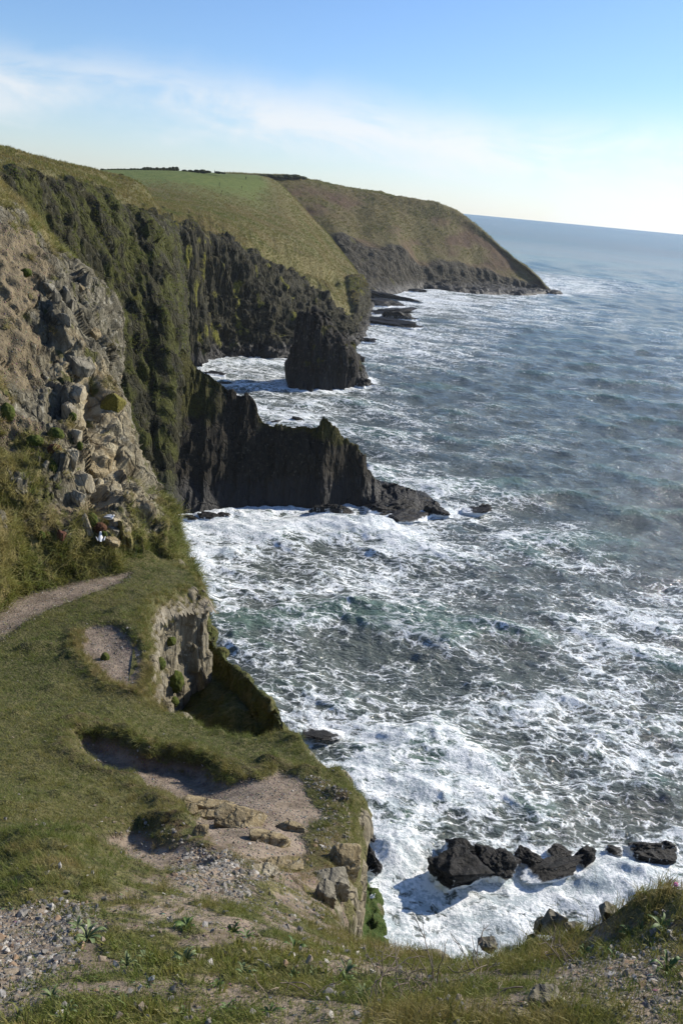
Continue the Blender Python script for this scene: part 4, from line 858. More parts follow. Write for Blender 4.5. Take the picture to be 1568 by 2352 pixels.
# --- slabs of the eroded hollow
def on_ground(name, u, v, wpx, hpx, seed, mat, rot, ratio, label, cat, group=None, up=.1, attrs=None, nplanes=8, boxy=.8):
    p, nn = look(land, u, v)
    if p is None: p = hit(u, v)
    d = np.linalg.norm(p - CAM); k = FPX / d; wd = wpx / k; ht = hpx / k
    return rock_at(name, p + np.array([0, 0, ht * up]), (wd, wd * ratio, ht * 1.5), rot, seed, mat, sub=4, rough=.03, label=label, cat=cat, group=group, attrs=attrs, nplanes=nplanes, boxy=boxy, bed=1.5)
G = 'ochre bedrock slabs of the bare hollow'
og = lambda *a_, **k_: on_ground('slab', *a_, 'rock slab', G, **k_)
og(548, 1892, 98, 36, 301, M_SLAB, (-.1, .12, .1), .62, 'largest ochre slab in the bare hollow, its top edge lit', attrs=lambda V: dict(moss=sstep(.1, .5, fbm(V * 3, 3, 5)) * .6))
og(478, 1858, 84, 22, 302, M_SLAB, (-.15, .08, .05), .5, 'flat layered ochre slab left of the largest one')
og(478, 1880, 66, 18, 303, M_SLAB, (-.1, .1, .15), .5, 'broken slab just below the flat layered one')
og(462, 1918, 28, 26, 304, M_SLAB, (.2, .2, .4), .9, 'small upright ochre rock at the green mound')
og(440, 1868, 26, 22, 305, M_SLAB, (.1, .2, .3), .9, 'pale rock at the right edge of the green mound')
og(625, 1936, 84, 24, 306, M_SLAB, (-.1, .05, .05), .5, 'mossy ochre slab in the middle of the pale soil', attrs=lambda V: dict(moss=sstep(-.1, .3, fbm(V * 3, 3, 5)) * .8))
og(665, 1904, 66, 16, 307, M_SLAB, (-.1, .05, .0), .4, 'thin sandstone edge showing through the soil to the right')
og(640, 1988, 92, 18, 308, M_SLAB, (-.1, .08, .12), .45, 'long ochre slab along the lower edge of the hollow', attrs=lambda V: dict(moss=sstep(0, .3, fbm(V * 3, 3, 5)) * .6))
og(605, 2004, 54, 18, 309, M_PALE, (-.1, .1, .2), .6, 'pale flat slab below the long ochre one')
og(760, 2030, 70, 40, 310, M_GREYB, (0, .1, .3), .8, 'blocky grey rock at the rim above the green bank')
og(745, 2062, 46, 40, 311, M_GREYB, (.1, .1, .1), .8, 'second grey rim rock, in front of the blocky one')
og(790, 1990, 60, 50, 312, M_SLAB, (0, .2, .3), .8, 'overhanging ochre rock at the rim beside the black surf rock')
G = 'single rocks of the foreground'
fg = lambda *a_, **k_: on_ground('rock', *a_, 'rock', G, **k_)
fg(1240, 2308, 54, 30, 321, M_GREYB, (.1, .05, .3), .7, 'flat grey block lying in the dark heath at lower right', up=.35)
fg(1272, 2122, 42, 44, 322, M_GREYB, (.1, .2, .2), .6, 'pointed dark slate standing at the rim at right')
fg(1243, 2130, 30, 20, 323, M_SLAB, (.1, .1, .2), .8, 'reddish rock left of the pointed slate at the rim', up=.3)
fg(1315, 2135, 36, 16, 324, M_GREYB, (.1, .1, .4), .7, 'low grey rock right of the pointed slate', up=.3)
fg(1398, 2105, 40, 18, 325, M_GREYB, (.1, .1, .1), .7, 'flat rock at the rim left of the green mound', up=.3)
fg(1198, 2338, 34, 16, 326, M_PALE, (.1, .1, .6), .7, 'pale stone at the bottom edge right of centre', up=.3)
fg(1285, 2300, 26, 18, 327, M_PALE, (.3, .1, .2), .7, 'small pale stone against the flat grey block', up=.3)
fg(1120, 2176, 34, 16, 328, M_GREYB, (.1, .1, .2), .8, 'knobbly rim rock above the brown grass', up=.3)
print('rocks', time.time() - T0)
# ------------------------------------------------------------------ grass: instanced tufts on scattered points
PROTO = bpy.data.collections.new('tuft_prototypes')      # not linked: only read by the instancing
def blade_mat(name, cols, tip):
    m, t, out = new_mat(name)
    tint = t.add('ShaderNodeAttribute', None, 2, attribute_name='tint', attribute_type='INSTANCER'); hgt = t.attr('up')
    r = t.n.new('ShaderNodeValToRGB'); t.put(r.inputs[0], tint)
    while len(r.color_ramp.elements) < len(cols): r.color_ramp.elements.new(.5)
    for k, c in enumerate(cols): r.color_ramp.elements[k].position = k / (len(cols) - 1); r.color_ramp.elements[k].color = (*c, 1)
    rnd = t.attr('shade'); c = t.mix(t.m('MULTIPLY', rnd, .55), r.outputs[0], tip)
    b = t.add('ShaderNodeBsdfPrincipled', {'Base Color': c, 'Roughness': .55, 'Specular IOR Level': .25})
    tr = t.add('ShaderNodeBsdfTranslucent', {'Color': c}); ms = t.n.new('ShaderNodeMixShader'); t.put(ms.inputs[0], .38)
    t.l.new(b, ms.inputs[1]); t.l.new(tr, ms.inputs[2]); t.l.new(ms.outputs[0], out.inputs[0]); return m
M_BLADE = blade_mat('grass_blades', [(.040, .092, .008), (.086, .140, .014), (.148, .160, .026), (.21, .165, .055), (.33, .26, .125)], (.30, .25, .10))
def tuft(name, n, h, spread, wid, droop, seed, mat, seg=2):
    rg = np.random.default_rng(seed); V, Q, T, U, S = [], [], [], [], []
    for k in range(n):
        a = rg.uniform(0, 6.28); r = spread * math.sqrt(rg.uniform(0, 1)); b = np.array([r * math.cos(a), r * math.sin(a), -.01])
        hh = h * rg.uniform(.5, 1.15); az_ = rg.uniform(0, 6.28); dr_ = np.array([math.cos(az_), math.sin(az_), 0]); ln = rg.uniform(.15, 1) * droop
        side = np.array([-dr_[1], dr_[0], 0]) * wid * rg.uniform(.7, 1.3) / 2; sh_ = rg.uniform(0, 1); i0 = len(V)
        for f in ([0, .55] if seg == 2 else [0]):
            c = b + np.array([0, 0, hh * f * (1 - .25 * ln * f)]) + dr_ * hh * ln * f * f
            V += [c - side * (1 - .3 * f), c + side * (1 - .3 * f)]; U += [f, f]; S += [sh_, sh_]
        V.append(b + np.array([0, 0, hh * (1 - .35 * ln)]) + dr_ * hh * ln); U.append(1); S.append(sh_)
        if seg == 2: Q.append([i0, i0 + 1, i0 + 3, i0 + 2]); T.append([i0 + 2, i0 + 3, i0 + 4])
        else: T.append([i0, i0 + 1, i0 + 2])
    F = ([np.array(Q)] if Q else []) + [np.array(T)]
    o = mesh_obj(name, np.array(V), F, mat, dict(up=U, shade=S)); COL.objects.unlink(o); PROTO.objects.link(o); return o
def scatter(name, pts_, rot, scl, tint, protos, pick, label=None):
    """one stuff object: points, each carrying an instance of one of the prototypes"""
    me = bpy.data.meshes.new(name); n = len(pts_); me.vertices.add(n); me.vertices.foreach_set('co', np.ascontiguousarray(pts_, np.float32).ravel())
    for nm, ty, dat in (('rot', 'FLOAT_VECTOR', rot), ('scl', 'FLOAT_VECTOR', scl), ('tint', 'FLOAT', tint)):
        at = me.attributes.new(nm, ty, 'POINT'); at.data.foreach_set('vector' if ty == 'FLOAT_VECTOR' else 'value', np.ascontiguousarray(dat, np.float32).ravel())
    at = me.attributes.new('pick', 'INT', 'POINT'); at.data.foreach_set('value', np.ascontiguousarray(pick, np.int32))
    o = bpy.data.objects.new(name, me); COL.objects.link(o)
    g = bpy.data.node_groups.new(name, 'GeometryNodeTree'); g.is_modifier = True
    g.interface.new_socket('Geometry', in_out='INPUT', socket_type='NodeSocketGeometry'); g.interface.new_socket('Geometry', in_out='OUTPUT', socket_type='NodeSocketGeometry')
    gi = g.nodes.new('NodeGroupInput'); go = g.nodes.new('NodeGroupOutput')
    join = g.nodes.new('GeometryNodeJoinGeometry')
    def named(nm, ty): q = g.nodes.new('GeometryNodeInputNamedAttribute'); q.data_type = ty; q.inputs[0].default_value = nm; return q.outputs[0]
    for k, pr in enumerate(protos):
        oi = g.nodes.new('GeometryNodeObjectInfo'); oi.inputs['Object'].default_value = pr; oi.inputs['As Instance'].default_value = True
        ip = g.nodes.new('GeometryNodeInstanceOnPoints'); cmp_ = g.nodes.new('FunctionNodeCompare'); cmp_.data_type = 'INT'; cmp_.operation = 'EQUAL'
        g.links.new(named('pick', 'INT'), cmp_.inputs[2]); cmp_.inputs[3].default_value = k
        g.links.new(gi.outputs[0], ip.inputs['Points']); g.links.new(cmp_.outputs[0], ip.inputs['Selection']); g.links.new(oi.outputs['Geometry'], ip.inputs['Instance'])
        e2r = g.nodes.new('FunctionNodeEulerToRotation'); g.links.new(named('rot', 'FLOAT_VECTOR'), e2r.inputs[0]); g.links.new(e2r.outputs[0], ip.inputs['Rotation'])
        g.links.new(named('scl', 'FLOAT_VECTOR'), ip.inputs['Scale']); g.links.new(ip.outputs[0], join.inputs[0])
    g.links.new(join.outputs[0], go.inputs[0])
    md = o.modifiers.new('scatter', 'NODES'); md.node_group = g
    return tag(o, label, None, None, 'stuff')
T_SHORT = [tuft('short_tuft', 14, .085, .075, .006, .9, 31 + k, M_BLADE, 1) for k in range(3)]
T_LONG = [tuft('long_tuft', 26, .24, .10, .0055, 1.0, 41 + k, M_BLADE) for k in range(3)]
T_WIDE = [tuft('leaf_tuft', 11, .15, .05, .013, .9, 51 + k, M_BLADE) for k in range(2)]
T_DROOP = [tuft('drooping_tuft', 34, .42, .16, .012, 1.5, 61 + k, M_BLADE) for k in range(2)]
T_FAR = [tuft('slope_tuft', 9, .55, .40, .10, 1.1, 71 + k, M_BLADE, 1) for k in range(3)]
PRO = T_SHORT + T_LONG + T_WIDE + T_DROOP + T_FAR      # 0-2 short, 3-5 long, 6-7 wide, 8-9 drooping, 10-12 far
rg = np.random.default_rng(77)
# -- near ground
n = 150000
a_ = rg.uniform(azg[0] * .85, math.radians(48), n); r_ = np.exp(rg.uniform(math.log(1.6), math.log(36), n))
x_, y_ = r_ * np.sin(a_), r_ * np.cos(a_)
gm = gattr(grass, x_, y_); inl = gattr(de, x_, y_) > -.02; lip = gattr(lipm, x_, y_); st = gattr(sT, x_, y_); rim = gattr(de, x_, y_)
p3 = np.stack([x_, y_, gz(x_, y_)], -1)
nzA = fbm(p3 / 1.6, 3, 601); nzB = fbm(p3 / .5, 3, 603); nzC = fbm(p3 / 4.5, 3, 605)
fgd = r_ < 9.2
long_ = np.clip(np.exp(-((rim - .1) / .35) ** 2) * .5 + np.clip(lip, 0, 1) * .18 + sstep(-.2, .5, st) * .75 + sstep(-.05, .35, nzB + nzC) * np.where(fgd, .55, .10), 0, 1)
keepm = inl & (rg.uniform(0, 1, n) < np.clip(gm * 1.05 + np.where(fgd, .05, .012), 0, 1) * np.where(fgd, .44, .95))
longm = rg.uniform(0, 1, n) < long_
pick = np.where(longm, rg.integers(3, 6, n), rg.integers(0, 3, n)); pick = np.where(fgd & (rg.uniform(0, 1, n) < .14 * sstep(-.1, .2, nzA)), rg.integers(6, 8, n), pick)
tint = np.clip(.38 + nzA * .62 + nzC * .55 + rg.normal(0, .10, n) + np.where(longm, .10, 0) + np.where(fgd, .06 + nzB * .45, 0) - .30 * sstep(24, 29, r_) * sstep(.05, -.3, nzC), 0, 1)
tint = np.where(sstep(-.2, .4, st) > .4, np.clip(tint - .10 + nzB * .5, 0, 1), tint)
sc = rg.uniform(.7, 1.3, n) * np.where(fgd, np.where(longm, .36, .48), np.where(longm, .52, np.clip(.55 + r_ / 60, .6, 1.1)))
k = keepm; rot = np.stack([rg.normal(0, .12, n), rg.normal(0, .12, n), rg.uniform(0, 6.28, n)], -1)
scl3 = np.stack([sc, sc, sc * rg.uniform(.8, 1.2, n)], -1); wfar = np.clip(r_ / 11, 1, 2.2)
scatter('grass', p3[k], rot[k], scl3[k] * np.stack([wfar, wfar, np.ones(n)], -1)[k], tint[k], PRO, pick[k], 'short green and straw coloured turf on the clifftop ledge')
# -- long grass hanging over the rims
def along(poly3, per, h0, jit, tnt, picks, scm):
    out = []
    for q in poly3: out.append(q)
    q = np.array(out); seg = np.linalg.norm(np.diff(q, axis=0), axis=1); L = np.r_[0, np.cumsum(seg)]; m_ = int(L[-1] * per)
    s_ = rg.uniform(0, L[-1], m_); pp = np.stack([np.interp(s_, L, q[:, c]) for c in range(2)], -1) + rg.normal(0, jit, (m_, 2))
    return np.c_[pp, gz(pp[:, 0], pp[:, 1]) + h0]
lips = [along(np.c_[Z_BOWL[0:9], Z_BOWL[0:9, :1]], 16, .03, .10, .4, 0, 1), along(np.c_[Z_SCOOP[:8], Z_SCOOP[:8, :1]], 30, .02, .10, .7, 0, 1), along(np.c_[ed3[6:17, :2], ed3[6:17, :1]], 26, 0, .16, .6, 0, 1),
        along(np.c_[ed3[1:7, :2], ed3[1:7, :1]], 26, .02, .22, .6, 0, 1), along(np.c_[ed3[35:52, :2], ed3[35:52, :1]], 38, 0, .14, .5, 0, 1)]
lp_ = np.concatenate(lips); tn = np.concatenate([np.full(len(q), v_) for q, v_ in zip(lips, (.45, .72, .60, .58, .52))]); m_ = len(lp_)
szl = np.where(np.hypot(lp_[:, 0], lp_[:, 1]) < 9.5, .27, .44) * rg.uniform(.6, 1.2, m_)
scatter('long_grass', lp_, np.stack([rg.normal(0, .35, m_), rg.normal(0, .35, m_), rg.uniform(0, 6.28, m_)], -1), np.stack([szl] * 3, -1), np.clip(tn + rg.normal(0, .15, m_), 0, 1), PRO, rg.integers(8, 10, m_), 'long drooping grass fringing the rims of the hollows')
# -- tufts on the lofted slopes
def on_grid(P, mask, dens, size, tintf, picks, name, label, seed, vmin=0, lean=None, zs=1.0):
    rg_ = np.random.default_rng(seed); nv, nu = P.shape[:2]
    a = np.linalg.norm(np.cross(P[1:, :-1] - P[:-1, :-1], P[:-1, 1:] - P[:-1, :-1]), axis=-1) * mask[:-1, :-1]
    pr = (a / np.maximum(np.linalg.norm(P[:-1, :-1] - CAM, axis=-1), 1) ** 1.3).ravel(); pr = pr / pr.sum()
    ii = rg_.choice(len(pr), dens, p=pr); i, j = ii // (nu - 1), ii % (nu - 1); f, g_ = rg_.uniform(0, 1, dens)[:, None], rg_.uniform(0, 1, dens)[:, None]
    q = P[i, j] * (1 - f) * (1 - g_) + P[i + 1, j] * f * (1 - g_) + P[i, j + 1] * (1 - f) * g_ + P[i + 1, j + 1] * f * g_
    s_ = size * rg_.uniform(.6, 1.4, dens)
    rt = np.stack([rg_.normal(0, .2, dens), rg_.normal(0, .2, dens), rg_.uniform(0, 6.28, dens)], -1)
    if lean is not None: rt = np.stack([np.full(dens, lean[0]) + rg_.normal(0, .2, dens), np.full(dens, lean[1]) + rg_.normal(0, .2, dens), rg_.normal(0, .6, dens)], -1)
    scatter(name, q, rt, np.stack([s_, s_, s_ * zs], -1), np.clip(tintf(q) + rg_.normal(0, .10, dens), 0, 1), PRO, rg_.integers(*picks, dens), label)
on_grid(NEARP, NEARG * (np.linspace(0, 10, NEARP.shape[0])[:, None] > 1.2), 20000, 1.0, lambda q: .62 + fbm(q / 2.5, 3, 701) * .5 - .28 * sstep(44, 41.5, q[:, 2]) , (8, 10), 'long_grass', 'long straw grass on the top and foot of the lit rock face', 81, lean=(0, .75), zs=.9)

on_grid(PM, (1 - sstep(5.7, 6.1, np.linspace(0, 10, PM.shape[0]))[:, None] * np.ones(PM.shape[1])[None]) * (1 - MOWN) * sstep(1.9, 2.2, np.linspace(0, 10, PM.shape[0]))[:, None], 34000, 1.3, lambda q: .60 + fbm(q / 17, 4, 711) * .95, (10, 13), 'slope_grass', 'rough tussock grass on the sunlit slope above the bay', 82, zs=.8)
on_grid(PBL, (1 - sstep(3.75, 4.1, np.linspace(0, 8, PBL.shape[0]))[:, None]) * np.ones(PBL.shape[1])[None] * (np.linspace(0, 8, PBL.shape[0]) > 1.5)[:, None], 14000, 1.0, lambda q: .6 + fbm(q / 7, 3, 712) * .6, (10, 13), 'slope_grass', 'tussock grass on the brow of the tall shadowed cliff', 83, zs=.9)
on_grid(PBL, sstep(-.05, .3, fbm(PBL / 4.5, 4, 715)) * sstep(3.8, 4.2, np.linspace(0, 8, PBL.shape[0]))[:, None] * sstep(12, 22, PBL[..., 2]), 9000, .8, lambda q: .28 + fbm(q / 5, 3, 713) * .4, (10, 13), 'ledge_grass', 'green growth clinging to the ledges of the shadowed cliff', 84, zs=.7)
on_grid(PHD, (1 - sstep(3.6, 4.0, np.linspace(0, 7, PHD.shape[0]))[:, None]) * np.ones(PHD.shape[1])[None] * (1 - np.clip(BRN * 1.4, 0, .9)) * (np.linspace(0, 7, PHD.shape[0]) > 1.8)[:, None], 9000, 2.3, lambda q: .55 + fbm(q / 22, 3, 714) * .7, (10, 13), 'slope_grass', 'rough grass and bracken on the far headland', 85, zs=.6)
# ------------------------------------------------------------------ loose stones
def hull_mesh(name, seed, flat, mat, npt=12):
    rg_ = np.random.default_rng(seed); bm = bmesh.new()
    for k in range(npt):
        q = rg_.normal(0, 1, 3); q /= np.linalg.norm(q); bm.verts.new((q[0] * .5, q[1] * .38 * rg_.uniform(.8, 1.2), q[2] * .5 * flat))
    r_ = bmesh.ops.convex_hull(bm, input=bm.verts); 
    bmesh.ops.delete(bm, geom=[v for v in bm.verts if not v.link_faces], context='VERTS')
    me = bpy.data.meshes.new(name); bm.to_mesh(me); bm.free(); me.materials.append(mat); return me
M_ST = [simple_mat('grey_stone', (.12, .11, .10), (.23, .215, .19)), simple_mat('tan_stone', (.17, .135, .095), (.29, .235, .175)), simple_mat('pale_stone', (.28, .26, .23), (.45, .42, .38)), simple_mat('rust_stone', (.20, .13, .08), (.28, .20, .13))]
SM = [[hull_mesh('stone', 900 + k * 10 + c, (.32, .5, .22)[k % 3], M_ST[c]) for k in range(5)] for c in range(4)]
def stones_in(poly, n, smin, smax, seed, off=None):
    rg_ = np.random.default_rng(seed); lo_, hi_ = poly.min(0), poly.max(0); out = []
    while len(out) < n:
        q = rg_.uniform(lo_, hi_, (n * 2, 2)); q = q[sdist(q[:, 0], q[:, 1], poly) > -.08]; out += list(q)
    q = np.array(out[:n]); s_ = smin * (smax / smin) ** (rg_.uniform(0, 1, n) ** 1.7)
    return q, s_
def near_view(q): return (np.hypot(q[:, 0], q[:, 1]) > 1.2)
def put_stones(poly, n, smin, smax, seed, group, place, weights):
    q, s_ = stones_in(poly, n, smin, smax, seed); rg_ = np.random.default_rng(seed + 1); names = ('grey', 'tan', 'pale', 'rust coloured')
    z = gz(q[:, 0], q[:, 1])
    for k in range(n):
        c = int(rg_.choice(4, p=weights)); o = bpy.data.objects.new('stone', SM[c][int(rg_.integers(0, 5))]); COL.objects.link(o)
        o.location = (q[k, 0], q[k, 1], z[k] + s_[k] * .02); o.rotation_euler = (rg_.normal(0, .35), rg_.normal(0, .35), rg_.uniform(0, 6.28)); o.scale = (s_[k], s_[k] * rg_.uniform(.7, 1.1), s_[k])
        tag(o, 'loose angular %s stone %s' % (names[c], place), 'stone', group + ', ' + names[c])
inview = lambda pl: pl
Z_GV = zone([(-20, 2110), (60, 2092), (150, 2074), (200, 2082), (205, 2130), (150, 2165), (145, 2220), (90, 2270), (50, 2300), (-20, 2300)])
put_stones(Z_GV, 150, .035, .11, 1001, 'stones of the gravel patch at lower left', 'in the gravel patch at lower left', (.52, .28, .16, .04))
Z_RV = zone([(1330, 2200), (1480, 2150), (1568, 2130), (1568, 2345), (1440, 2345), (1400, 2280)])
put_stones(Z_RV, 70, .02, .075, 1003, 'stones of the stony slope at lower right', 'on the stony slope at lower right', (.4, .35, .2, .05))
put_stones(Z_SCREE, 70, .05, .14, 1005, 'stones of the scree below the green mound', 'in the scree below the green mound', (.62, .15, .22, .01))
# finer stones: uncounted
def fine(poly, n, smin, smax, seed):
    q, s_ = stones_in(poly, n, smin, smax, seed); return np.c_[q, gz(q[:, 0], q[:, 1]) + s_ * .05], s_
st_sets = [fine(Z_GV, 2600, .012, .05, 1101), fine(Z_RV, 800, .010, .04, 1103), fine(Z_SCREE, 1300, .03, .09, 1105), fine(Z_STONY, 1100, .015, .055, 1107), fine(Z_BOWL, 700, .02, .08, 1109), fine(Z_PATH, 2200, .03, .09, 1111), fine(Z_GULLY, 500, .03, .10, 1113), fine(Z_SCOOP, 250, .03, .12, 1115), fine(Z_RIGHT, 500, .012, .05, 1117), fine(Z_BARE, 500, .03, .10, 1119)]
q = np.concatenate([k[0] for k in st_sets]); s_ = np.concatenate([k[1] for k in st_sets])
# a few strewn over the turf
a_ = rg.uniform(math.radians(-40), math.radians(20), 900); r_ = np.exp(rg.uniform(math.log(2.2), math.log(28), 900)); xy = np.c_[r_ * np.sin(a_), r_ * np.cos(a_)]; xy = xy[gattr(de, xy[:, 0], xy[:, 1]) > .2]
q = np.concatenate([q, np.c_[xy, gz(xy[:, 0], xy[:, 1]) + .02]]); s_ = np.r_[s_, rg.uniform(.02, .07, len(xy))]
PST = []
for c in range(4):
    for k in range(3):
        o = bpy.data.objects.new('stone_form', SM[c][k]); PROTO.objects.link(o); PST.append(o)
m_ = len(q); pk = rg.choice(4, m_, p=(.56, .29, .13, .02)) * 3 + rg.integers(0, 3, m_)
scatter('gravel', q, np.stack([rg.normal(0, .4, m_), rg.normal(0, .4, m_), rg.uniform(0, 6.28, m_)], -1), np.stack([s_] * 3, -1), rg.uniform(0, 1, m_), PST, pk, 'fine gravel and small stones of path, scree and bare ground')

# ------------------------------------------------------------------ leaf rosettes
M_LEAF = simple_mat('rosette_leaf', (.045, .090, .016), (.10, .15, .035), 5, .6, .5, 14, .35, .004)
M_LEAF2 = simple_mat('grey_rosette_leaf', (.085, .125, .045), (.16, .19, .085), 5, .7, .5, 14, .3, .004)
def leaf_mesh(name, L, wd, mat, arch):
    V, F = [], []; n = 6
    for k in range(n + 1):
        f = k / n; wv_ = wd * (math.sin(math.pi * min(1, f * .92 + .06)) ** .8) * (1 - .15 * f) / 2 if k < n else .0008
        x = L * f * (1 - .12 * f * f); z = arch * L * (math.sin(f * 2.2) * .62 - .22 * f * f)
        V += [(x, -wv_, z + wv_ * .45), (x, 0, z), (x, wv_, z + wv_ * .45)]
    for k in range(n): 
        for j in (0, 1): F.append([k * 3 + j, k * 3 + 3 + j, k * 3 + 4 + j, k * 3 + 1 + j])
    o = mesh_obj(name, np.array(V), np.array(F), mat); me = o.data; bpy.data.objects.remove(o); return me
LEAFM = [[leaf_mesh('leaf', L, wd, m, ar) for L, wd, ar in ((.13, .026, .75), (.15, .022, 1.0), (.10, .024, .5))] for m in (M_LEAF, M_LEAF2)]
ROS = [(200, 2157, 1.5, 1), (179, 2131, 1.1, 1), (333, 2204, 1.1, 1), (291, 2220, .9, 1), (426, 2214, 1.0, 1), (536, 2142, 1.0, 0), (567, 2152, .9, 0), (432, 2131, 1.3, 0), (676, 2183, 1.0, 0), (676, 2246, 1.0, 0), (718, 2235, .9, 1), (796, 2235, 1.1, 1), (343, 2266, 1.0, 1), (239, 2277, .9, 1), (499, 2266, 1.0, 0), (156, 2325, .9, 1),
       (619, 2330, 1.0, 0), (281, 2297, .8, 1), (794, 2255, 1.0, 0), (831, 2285, .9, 1), (1408, 2201, 1.0, 0), (1387, 2172, .9, 0), (1516, 2126, 1.3, 0), (1470, 2136, .9, 0), (1527, 2235, .9, 0), (1195, 2214, .8, 0), (1444, 2150, .9, 0), (520, 2320, .9, 0), (420, 2330, .9, 1), (900, 2270, .8, 1), (1340, 2190, .8, 0), (120, 2290, .7, 1), (560, 2240, .8, 1)]
ORD = 'first second third fourth fifth sixth seventh eighth ninth tenth eleventh twelfth thirteenth fourteenth fifteenth sixteenth seventeenth eighteenth nineteenth twentieth twenty-first twenty-second twenty-third twenty-fourth'.split()
def rowof(u, v): return 'mound at right' if u > 1150 else 'upper row' if v < 2190 else 'middle row' if v < 2262 else 'bottom row'
RANK = {}
for q in sorted(ROS): RANK.setdefault((rowof(q[0], q[1]), q[3]), []).append(q)
for k, (u, v, s_, mt) in enumerate(ROS):
    rw = rowof(u, v); od = ORD[RANK[(rw, mt)].index((u, v, s_, mt))]
    p, nn = look(land, u, v)
    if p is None: continue
    e_ = empty('leaf_rosette', tuple(p + np.array([0, 0, .005])), '%s %s leaf rosette from the left in the %s of the foreground' % (od, 'green' if mt == 0 else 'grey green', rw), 'plant', 'leaf rosettes of the foreground, %s' % ('green' if mt == 0 else 'grey green'))
    e_.rotation_euler = (rg.normal(0, .12), rg.normal(0, .12), rg.uniform(0, 6.28))
    s_ *= rg.choice([.45, .6, .75, .9]); fl_ = rg.uniform(.5, 1.2)
    for j in range(int(rg.integers(8, 17))):
        o = bpy.data.objects.new('leaf', LEAFM[mt][j % 3]); COL.objects.link(o); o.parent = e_
        f = s_ * .72 * rg.uniform(.7, 1.1); o.scale = (f, f * rg.uniform(.8, 1.5), f * fl_); o.rotation_euler = (rg.normal(0, .2), -rg.uniform(-.05, .40 if j > 7 else .12), j * 2.4 + rg.normal(0, .2))

# ------------------------------------------------------------------ dead heath twigs
M_TWIG = simple_mat('dead_twig', (.10, .075, .055), (.22, .18, .14), 9, .9, .3)
def tube(pts_, r0, r1, ns=5):
    p = np.array(pts_); t_ = np.gradient(p, axis=0); t_ /= np.linalg.norm(t_, axis=1, keepdims=True); up = np.array([.3, .2, .93]); a = np.cross(t_, up); a /= np.linalg.norm(a, axis=1, keepdims=True); b = np.cross(t_, a)
    rad = np.linspace(r0, r1, len(p))[:, None]; V = np.stack([p + rad * (a * math.cos(q) + b * math.sin(q)) for q in np.linspace(0, 6.283, ns, False)], 1)
    return V.reshape(-1, 3), gridfaces(len(p), ns, wrap=True)
def shrub(u, v, n, L, label, seed, lay=.4):
    rg_ = np.random.default_rng(seed); p, nn = look(land, u, v)
    if p is None: p = hit(u, v)
    e_ = empty('dead_heath', tuple(p), label, 'shrub', 'dead heath shrubs of the foreground')
    for k in range(n):
        a = rg_.uniform(0, 6.28); el_ = rg_.uniform(.15, 1.1) * lay; d = np.array([math.cos(a), math.sin(a) * .8, el_]); q = np.array([rg_.normal(0, .07), rg_.normal(0, .05), .0]); P_ = [q]; l = L * rg_.uniform(.5, 1.1)
        for j in range(7):
            d = d + rg_.normal(0, .28, 3) + np.array([0, 0, -.03]); d /= np.linalg.norm(d); P_.append(P_[-1] + d * l / 7)
        V, F = tube(P_, .0035, .0012); o = mesh_obj('twig', V, F, M_TWIG, parent=e_)
        for b_ in range(2):
            i = int(rg_.integers(2, 6)); P2 = [P_[i]]; d2_ = d + rg_.normal(0, .7, 3)
            for j in range(4): d2_ = d2_ + rg_.normal(0, .2, 3); d2_ /= np.linalg.norm(d2_); P2.append(P2[-1] + d2_ * l / 13)
            V, F = tube(P2, .0022, .0009); mesh_obj('twig', V, F, M_TWIG, parent=e_)
shrub(997, 2282, 16, .30, 'pale bare branching twigs at the bottom centre', 1, .45)
shrub(905, 2300, 14, .28, 'dark tangled dead heath left of the pale twigs', 2, .5)
shrub(1100, 2250, 14, .26, 'brown dead heath below the rim in the middle', 3, .5)
shrub(1290, 2215, 10, .24, 'thin brown twigs under the rim at right', 4, .5)
shrub(860, 2250, 10, .22, 'small dead heath left of the bottom centre', 5, .6)
shrub(700, 2290, 8, .18, 'small brown twigs among rosettes left of centre', 6, .8)
shrub(1160, 2310, 12, .24, 'dead heath left of the flat grey block', 7, .5)

# ------------------------------------------------------------------ pink thrift flower on the right mound
p, nn = look(land, 1540, 2060); p = p if p is not None else hit(1540, 2060)
ef = empty('thrift_flower', tuple(p), 'single pink flower head on a thin stalk above the right hand mound', 'flower')
V, F = tube([(0, 0, 0), (.004, .0, .03), (.006, .002, .06), (.006, .002, .085)], .0012, .001); mesh_obj('stem', V, F, simple_mat('flower_stem', (.05, .08, .02), (.08, .1, .03)), parent=ef)
Vp, Fp = [], []
for k in range(46):
    a, b = k * 2.4, math.acos(1 - 1.5 * (k + .5) / 46); d = np.array([math.sin(b) * math.cos(a), math.sin(b) * math.sin(a), math.cos(b)]); s1 = np.cross(d, [0, 0, 1.01]); s1 /= np.linalg.norm(s1); s2 = np.cross(d, s1); c = d * .010; i0 = len(Vp)
    Vp += [c + s1 * .003, c + s2 * .003 + d * .003, c - s1 * .003, c - s2 * .003 + d * .001]; Fp.append([i0, i0 + 1, i0 + 2, i0 + 3])
o = mesh_obj('flower_head', np.array(Vp), np.array(Fp), simple_mat('pink_petal', (.45, .06, .20), (.60, .14, .32), 9, .6), parent=ef); o.location = (.006, .002, .088)

